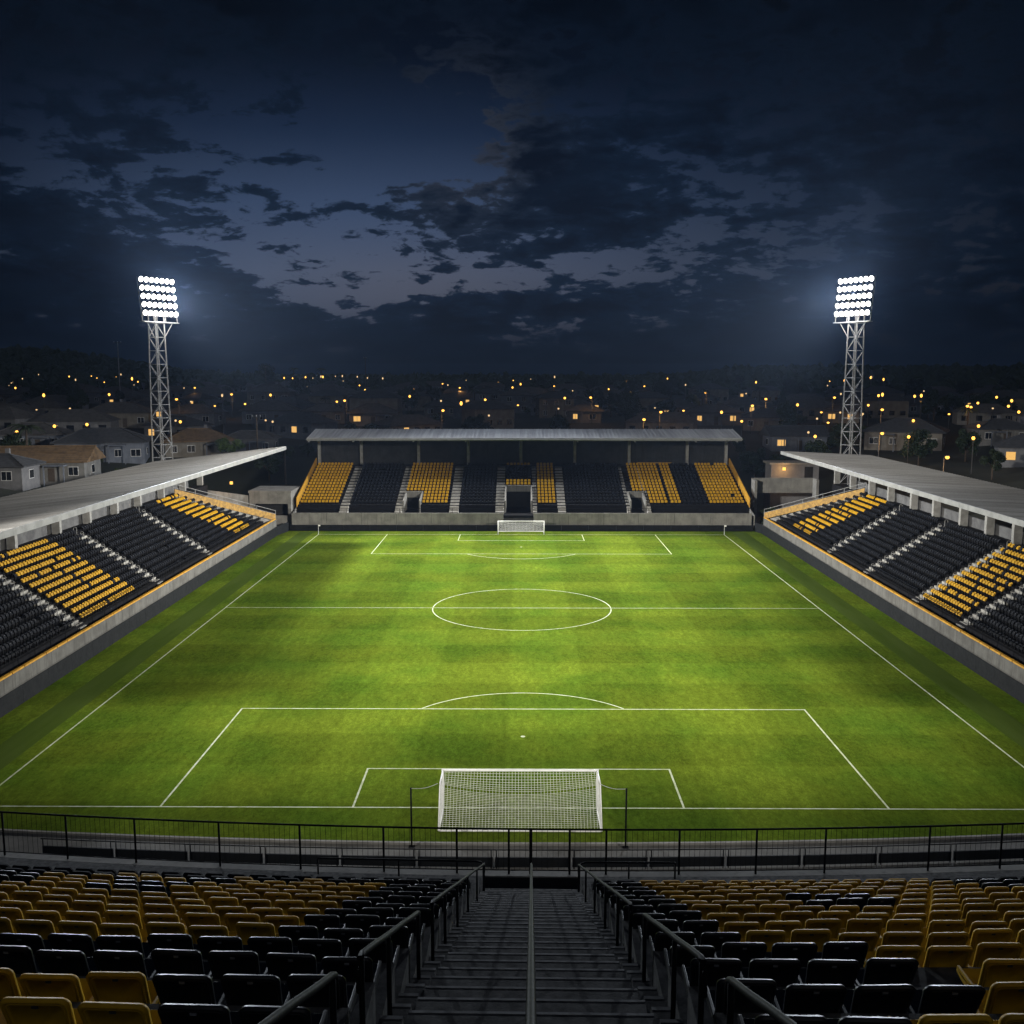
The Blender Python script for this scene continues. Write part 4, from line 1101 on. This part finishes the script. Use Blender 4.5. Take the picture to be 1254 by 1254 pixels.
while yrow < 640:
    x = -.56*yrow-20+rng.uniform(0, 20)
    while x < .56*yrow+20:
        xx = x+rng.uniform(-5, 5); y2 = yrow+rng.uniform(-7, 7)
        okr = not (xx/yrow > .14 and y2 > 470) and not (xx/yrow < -.36 and y2 > 560)
        r = math.hypot(max(0, abs(xx)-57), max(0, y2-184))
        if okr and r > 14 and free(xx, y2, 8) and nfar < 215 and rng.random() < .86:
            i = rng.randrange(len(FH))
            if not fh_used[i]: o = FH[i]; fh_used[i] = True
            else: o = FH[i].copy(); col.objects.link(o)
            o.location = (xx, y2, elev(xx, y2)-.1); o.rotation_euler = (0, 0, rng.uniform(-.7, .7)); s_ = rng.uniform(.9, 1.15); o.scale = (s_, s_, s_)
            tag(o, FARLAB, 'house', 'small houses of the town'); placed.append((xx, y2, 8)); nfar += 1
        x += 23+rng.uniform(0, 9)+yrow*.012
    yrow += gap; gap *= 1.07
for side in (-1, 1):
    for y2 in range(95, 232, 21):
        for xx in (side*(88+rng.uniform(-5, 5)), side*(114+rng.uniform(-6, 6)), side*(142+rng.uniform(-6, 6))):
            pxx = project((xx, y2, 8))[0]
            if -60 < pxx < 1314 and free(xx, y2, 8) and nfar < 240:
                i = rng.randrange(len(FH)); o = FH[i].copy(); col.objects.link(o)
                o.location = (xx, y2, elev(xx, y2)-.1); o.rotation_euler = (0, 0, rng.uniform(-.5, .5))
                tag(o, FARLAB, 'house', 'small houses of the town'); placed.append((xx, y2, 8)); nfar += 1

# ------------------------------------------------------------------ trees
def crown_mesh(rx, rz, n, leaf, seed, clumps=14):
    rg = random.Random(seed); b = MB(); cs = []
    for k in range(clumps):
        a = rg.uniform(0, 2*math.pi); ph = math.acos(rg.uniform(-.6, 1)); q = rg.uniform(.45, .95)
        cs.append((Vector((rx*q*math.sin(ph)*math.cos(a), rx*q*math.sin(ph)*math.sin(a), rz*q*math.cos(ph))), rg.uniform(.28, .5)))
    for k in range(n):
        c, r = cs[rg.randrange(clumps)]
        d = Vector((rg.gauss(0, 1), rg.gauss(0, 1), rg.gauss(0, 1))).normalized()*(rg.random()**.4)
        p = c+Vector((d.x*r*rx, d.y*r*rx, d.z*r*rz))
        u = Vector((rg.gauss(0, 1), rg.gauss(0, 1), rg.gauss(0, .7))).normalized(); w = u.cross(Vector((rg.gauss(0, 1), rg.gauss(0, 1), rg.gauss(0, 1)))).normalized()
        s = leaf*rg.uniform(.6, 1.3)
        b.add([p-u*s, p+w*s*.5, p+u*s, p-w*s*.5], [(0,1,2,3)])
    return b
def make_tree(name, h, rx, rz, n, leaf, lm, seed, th=None):
    root = empty(name); rg = random.Random(seed+50); t = MB(); th = th or (h-rz)
    top = Vector((rg.uniform(-.4, .4), rg.uniform(-.4, .4), th+.2))
    t.tube([(0,0,-1),(top.x*.4,top.y*.4,th*.5),tuple(top)], [.32,.24,.16], 8)
    for k in range(6):
        a = k*1.05+rg.uniform(-.3, .3); z = th*rg.uniform(.6, 1)
        t.tube([(top.x*.6,top.y*.6,z),(rx*.35*math.cos(a),rx*.35*math.sin(a),z+rz*.4),(rx*.6*math.cos(a),rx*.6*math.sin(a),z+rz*rg.uniform(.5, .9))], [.13,.09,.03], 6)
    t.build('trunk', M['bark'], root, True)
    c = crown_mesh(rx, rz, n, leaf, seed).build('crown', M[lm], root); c.location = (0, 0, th+rz*.45)
    return root
def make_palm(name, h, seed):
    root = empty(name); rg = random.Random(seed); t = MB(); t.tube([(0,0,-1),(.15,.1,h*.5),(.3,.1,h)], [.3,.22,.18], 8); t.build('trunk', M['bark'], root, True)
    b = MB()
    for k in range(22):
        a = 2*math.pi*k/22+rg.uniform(-.2, .2); ln = rg.uniform(2.3, 3.2); e = rg.uniform(-.2, 1.1); pr = None
        for i in range(9):
            q = i/8; p = Vector((.3+math.cos(a)*ln*q, .1+math.sin(a)*ln*q, h+e*ln*q*.7-1.9*q*q))
            if pr is not None:
                d = (p-pr).normalized(); sd = d.cross(Vector((0, 0, 1))).normalized()
                for sgn in (-1, 1):
                    for m_ in range(3):
                        c = pr.lerp(p, (m_+.5)/3); tip = c+sd*sgn*.75*(1-q*.7)+d*.3-Vector((0, 0, .3)); b.add([c-d*.06, c+d*.06, tip], [(0, 1, 2)])
            pr = p
    b.build('crown', M['frond'], root)
    return root
TP = {'broad': make_tree('tree', 8.5, 3.8, 3.6, 3800, .30, 'leaf_dark', 1, 3.6), 'loose': make_tree('tree', 7.5, 2.9, 3.4, 2800, .28, 'leaf_mid', 2, 3.0),
      'wide': make_tree('tree', 9.5, 5.0, 4.4, 4800, .32, 'leaf_dark', 3, 3.6), 'fresh': make_tree('tree', 6.0, 3.0, 2.2, 2600, .26, 'leaf_green', 4, 3.0),
      'bush': make_tree('shrub', 2.4, 1.8, 1.2, 1300, .2, 'leaf_mid', 5, .8), 'palm': make_palm('palm_tree', 8, 6)}
tp_used = {k: False for k in TP}
def plant(kind, x, y, s, label, group='trees of the town', z=None):
    if not tp_used[kind]: o = TP[kind]; tp_used[kind] = True
    else: o = copy_tree(TP[kind])
    o.location = (x, y, elev(x, y) if z is None else z); o.rotation_euler = (0, 0, rng.uniform(0, 6.28)); o.scale = (s, s, s*rng.uniform(.9, 1.1))
    tag(o, label, 'tree' if kind not in ('bush',) else 'shrub', group); return o
def plant_px(kind, px, py, hpx, label, natural):
    p = solve(px, py); zc = project(p)[2]; s = hpx*zc/F_PX/natural
    plant(kind, p.x, p.y, s, label); placed.append((p.x, p.y, 4*s))
plant_px('wide', 766, 524, 44, 'big dark round tree rising above the middle of the end stand roof', 11)
plant_px('wide', 1125, 568, 44, 'big dark tree behind the right stand roof, between two lit street lamps', 11)
plant_px('broad', 1182, 566, 42, 'dark tree behind the right stand roof, right of the tree between the lamps', 10)
plant_px('fresh', 283, 566, 34, 'bright green bushy tree just above the end of the left stand roof', 7)
plant_px('palm', 350, 596, 46, 'dark palm tree at the left corner of the end stand', 9)
plant_px('broad', 330, 590, 42, 'dark tree beside the palm at the left corner of the end stand', 10)
plant_px('broad', 924, 594, 50, 'dark tree at the right corner of the end stand, against its yellow barrier', 10)
plant_px('loose', 950, 590, 42, 'loose dark tree between the end stand and the kiosk', 10)
plant_px('broad', 115, 582, 30, 'dark bushy tree beside the brown gable house', 10)
plant_px('loose', 905, 560, 34, 'dark tree behind the right end of the end stand roof', 10)
plant_px('wide', 325, 474, 28, 'large dark tree on the skyline with a thin pole in front', 11)
plant_px('palm', 360, 472, 24, 'left of two palm trees standing on the skyline', 10)
plant_px('palm', 394, 472, 26, 'right of two palm trees standing on the skyline', 10)
plant_px('broad', 1215, 585, 36, 'dark tree behind the right stand roof near the right edge', 10)
plant_px('loose', 1055, 545, 26, 'dark tree at the foot of the right floodlight tower', 10)
for i, (x, y, s_) in enumerate(((40.2,157.5,1.2),(42.8,158.6,1.0),(44.6,156.2,1.3),(39.0,155.2,.9))):
    plant('bush', x, y, s_, ['round shrub under the left end of the pale concrete wall', 'shrub under the middle of the pale concrete wall', 'tallest shrub under the right end of the pale concrete wall', 'small shrub beside the yellow barrier of the end stand, right side'][i], 'shrubs', 0)
nt_ = 0; tries = 0
while nt_ < 210 and tries < 9000:
    tries += 1
    y2 = 165+(rng.random()**1.3)*440; xx = rng.uniform(-.57, .57)*(y2+25)
    r = math.hypot(max(0, abs(xx)-57), max(0, y2-184))
    if r < 9: continue
    k = rng.choice(('broad', 'broad', 'loose', 'wide', 'bush', 'bush', 'palm') if rng.random() < .3 else ('broad', 'loose', 'bush', 'bush'))
    s_ = rng.uniform(.55, 1.0)
    if not free(xx, y2, 2.2*s_): continue
    plant(k, xx, y2, s_, {'broad': 'dark leafy tree among the houses of the town', 'loose': 'looser greyish-green tree among the houses of the town', 'wide': 'broad spreading dark tree among the houses of the town', 'bush': 'low dark garden shrub among the houses of the town', 'palm': 'dark palm tree among the houses of the town'}[k],
          {'broad': 'dark leafy trees in town', 'loose': 'loose trees in town', 'wide': 'broad trees in town', 'bush': 'garden shrubs in town', 'palm': 'palms in town'}[k])
    placed.append((xx, y2, 2.4*s_)); nt_ += 1
# far wood as one mass
fwd = MB(); rg = random.Random(9)
def blob(x, y, z, r, h):
    n = 7; rings = []
    pts = [(x, y, z+h)]
    for j, (q, zz) in enumerate(((.55, .82), (1.0, .5), (.8, .15))):
        for k in range(n):
            a = 2*math.pi*k/n+j*.4; rr = r*q*rg.uniform(.65, 1.25); pts.append((x+rr*math.cos(a), y+rr*math.sin(a), z+h*zz*rg.uniform(.85, 1.12)))
    fs = [(0, 1+k, 1+(k+1) % n) for k in range(n)]
    for j in range(2):
        for k in range(n): fs.append((1+j*n+k, 1+(j+1)*n+k, 1+(j+1)*n+(k+1) % n, 1+j*n+(k+1) % n))
    fwd.add(pts, fs)
for k in range(5200):
    y2 = 470+rg.random()*720; a = rg.uniform(-.60, .60); xx = a*y2
    wood = 1.0 if (a > .14 and y2 > 480) or (a < -.36 and y2 > 575) else (.30 if y2 > 640 else .10)
    if y2 > 760: wood = 1.0
    if rg.random() > wood: continue
    if y2 < 660 and not free(xx, y2, 2.5): continue
    blob(xx, y2, elev(xx, y2)-1, rg.uniform(3.0, 6.5), rg.uniform(5.5, 10.5)*(1.25 if rg.random() < .06 else 1))
tag(fwd.build('forest', M['leaf_dark'], smooth=False), 'distant dark wood along the horizon behind the town', 'forest', kind='stuff')

# ------------------------------------------------------------------ street lamps and poles
def lamp_proto():
    root = empty('street_lamp'); b = MB(); b.tube([(0,0,-1),(0,0,6.6)], [.10,.06], 8); b.build('pole', M['pole'], root, True)
    b = MB(); b.tube([(0,0,6.55),(0,-.3,6.85),(0,-.9,6.95)], .045, 6); b.build('arm', M['pole'], root, True)
    b = MB(); b.box(-.22,.22,-1.35,-.75,6.93,7.05); b.build('lamp_hood', M['pole'], root)
    b = MB(); n = 8; pts = []
    for j, (q, zz) in enumerate(((.6, .0), (1.0, -.16), (.85, -.36), (.45, -.5))):
        for k in range(n): pts.append((.34*q*math.cos(2*math.pi*k/n), -1.05+.34*q*math.sin(2*math.pi*k/n), 6.928+zz*.9))
    fs = [(j*n+k, (j+1)*n+k, (j+1)*n+(k+1) % n, j*n+(k+1) % n) for j in range(3) for k in range(n)]+[tuple(3*n+k for k in range(n))]
    b.add(pts, fs); b.build('lamp_globe', M['street'], root, True)
    return root
LP = lamp_proto(); lp_used = False
LAMPS = [(284,483,900,'street lamp right of the left floodlight tower, brightest on that side'),(238,475,300,'street lamp between the left floodlight tower and a brighter lamp'),(219,489,300,'street lamp just right of the left floodlight tower'),
 (120,463,150,'lone street lamp left of the tall thin pole'),(424,491,500,'street lamp above the left part of the end stand roof'),(507,477,300,'street lamp with a pole, left of a pair above the end stand'),(541,470,300,'upper lamp of a close pair above the left half of the end stand'),
 (564,475,400,'right lamp of a group of three above the end stand roof'),(541,503,500,'low street lamp just above the left half of the end stand roof'),(678,473,450,'street lamp on the skyline above the middle of the end stand'),(725,487,800,'bright street lamp left of the big round tree'),
 (788,514,1000,'bright low lamp in front of the big round tree, just above the end stand roof'),(808,505,800,'street lamp right of the big round tree, above the end stand roof'),(865,481,700,'street lamp above the right part of the end stand roof'),(938,489,1800,'brightest street lamp, above the right corner of the end stand'),
 (1020,487,450,'street lamp just left of the right floodlight tower'),(1079,502,600,'upper street lamp just right of the right floodlight tower'),(1077,533,1800,'lower street lamp lighting a cream house right of the right floodlight tower'),(1156,562,900,'street lamp just behind the right stand roof'),
 (1184,498,500,'street lamp near the right edge above the dark trees'),(790,473,200,'small lamp between two stars of light, right of the skyline centre'),(920,497,300,'small lamp beside the brightest street lamp'),(1040,531,0,'lamp beside the right floodlight tower legs')]
for px, py, e, lab in LAMPS[:-1]:
    p = solve(px, py, 6.7)
    if not lp_used: o = LP; lp_used = True
    else: o = copy_tree(LP)
    zc = project(p)[2]; s_ = 1.0
    o.location = p; o.rotation_euler = (0, 0, math.atan2(-p.x, p.y)*.5+rng.uniform(-.4, .4)); tag(o, lab, 'street lamp', 'street lamps in the town')
    if e: point(p+Vector((0, -1.6, 5.9)), e*.45)
# tiny far lights: small copies without parts
def globe(b, r, z, m):
    n = 8; pts = [(r*math.cos(2*math.pi*k/n)*q, r*math.sin(2*math.pi*k/n)*q, z+r*h) for q, h in ((.5,-.87),(1,0),(.5,.87)) for k in range(n)]
    b.add(pts, [(j*n+k, j*n+(k+1)%n, (j+1)*n+(k+1)%n, (j+1)*n+k) for j in range(2) for k in range(n)]+[tuple(range(2*n,3*n)), tuple(reversed(range(n)))], m)
tl = MB(); tl.box(-.05,.05,-.05,.05,-1,5.6,0); globe(tl,.32,5.85,1)
TL = tl.build('distant_lamp', [M['pole'], M['street']]); tl2 = MB(); tl2.box(-.05,.05,-.05,.05,-1,5.6,0); globe(tl2,.25,5.8,1); TL2 = tl2.build('distant_lamp', [M['pole'], M['paleglow']])
fu = [False, False]
spots = [(345+i*13+rng.uniform(-4, 4), 462+rng.uniform(-1.5, 2)) for i in range(9)]+[(rng.uniform(0, 1254), 461+rng.expovariate(1/9)) for _ in range(52)]+[(rng.uniform(1060, 1254), rng.uniform(482, 500)) for _ in range(14)]+[(rng.uniform(0, 190), rng.uniform(458, 475)) for _ in range(10)]+[(rng.uniform(0, 380), rng.uniform(478, 535)) for _ in range(16)]+[(rng.uniform(400, 900), rng.uniform(476, 515)) for _ in range(14)]+[(rng.uniform(900, 1254), rng.uniform(500, 545)) for _ in range(16)]
for px, py in spots:
    d = ray(px, py); yv = rng.uniform(330, 600) if py < 482 else rng.uniform(225, 300); t = yv/d.y; p = Vector((CAMX, 0, CAMH))+d*t
    gz = elev(p.x, p.y); k = 0 if rng.random() < .6 else 1
    if p.z < gz+1.5: p = solve(px, py, 5.5); gz = p.z; p.z = gz+5.8
    src = (TL, TL2)[k]
    if not fu[k]: o = src; fu[k] = True
    else: o = src.copy(); col.objects.link(o)
    sc_ = min(1.9, max(.6, (p.z-gz)/5.8)); o.location = (p.x, p.y, gz); o.scale = (1, 1, sc_)
    tag(o, 'tiny %s pole light far off in the dark town below the horizon' % ('orange' if k == 0 else 'pale'), 'street lamp', 'tiny %s lights far off' % ('orange' if k == 0 else 'pale'))
def tall_pole(px, ytop, ybase, label, arm=1.4):
    p = solve(px, ybase); zc = project(p)[2]; h = (ybase-ytop)*zc/F_PX
    root = empty('utility_pole', p); tag(root, label, 'pole', 'tall poles in the town')
    b = MB(); b.tube([(0,0,-1),(0,0,h)], [.26 if arm > 1.2 else .17,.15], 8); b.build('pole', M['wood'] if arm < 1.2 else M['column'], root, True)
    b = MB(); b.bar((-arm,-.15,h-.5),(arm,-.15,h-.5),.14,.18); b.build('crossarm', M['pole'], root)
    for q in (-arm*.9, 0, arm*.9):
        b = MB(); b.tube([(q,-.15,h-.41),(q,-.15,h-.1)], .09, 6); b.build('insulator', M['frame'], root)
tall_pole(148, 419, 497, 'tall thin pole with a short crossarm, left of the left floodlight tower')
tall_pole(448, 438, 478, 'thin telegraph pole rising above the skyline left of centre', 1.0)
tall_pole(326, 449, 480, 'thin pole in front of the large dark skyline tree', 1.0)
tall_pole(316, 508, 566, 'dark pole between two houses left of the end stand roof', .9)

# ------------------------------------------------------------------ added dusk fill and haze
sd = bpy.data.lights.new('dusk_fill', 'SUN'); fill_sun = bpy.data.objects.new('dusk_fill', sd); col.objects.link(fill_sun)  # added fill from behind the camera, for seat backs and houses
sd.energy = .15; sd.angle = R(60); sd.color = (1.0, 1.0, 1.0)
fill_sun.rotation_euler = Vector((-.25, 1.0, -.75)).to_track_quat('-Z', 'Y').to_euler()

HAZE = True
if HAZE:
    m, nt = new_mat('night haze'); gg = NT(nt); out = gg.n('ShaderNodeOutputMaterial'); vol = gg.n('ShaderNodeVolumePrincipled')
    nt.links.new(vol.outputs[0], out.inputs['Volume']); vol.inputs['Color'].default_value = (.46,.64,1.0,1); vol.inputs['Density'].default_value = .000052; vol.inputs['Anisotropy'].default_value = .5
    hz = MB(); hz.box(-3900, 3900, -800, 4300, -2, 72); o = hz.build('haze', m); tag(o, kind='stuff')

# ------------------------------------------------------------------ render settings
scn.view_settings.view_transform = 'Standard'; scn.view_settings.look = 'None'; scn.view_settings.exposure = 0; scn.view_settings.gamma = 1
scn.render.engine = 'CYCLES'; cy = scn.cycles
cy.use_denoising = True
try: cy.denoiser = 'OPENIMAGEDENOISE'
except Exception: pass
cy.max_bounces = 6; cy.diffuse_bounces = 3; cy.glossy_bounces = 2; cy.transmission_bounces = 2; cy.volume_bounces = 0; cy.transparent_max_bounces = 6
cy.sample_clamp_indirect = 4; cy.use_light_tree = True; cy.caustics_reflective = False; cy.caustics_refractive = False
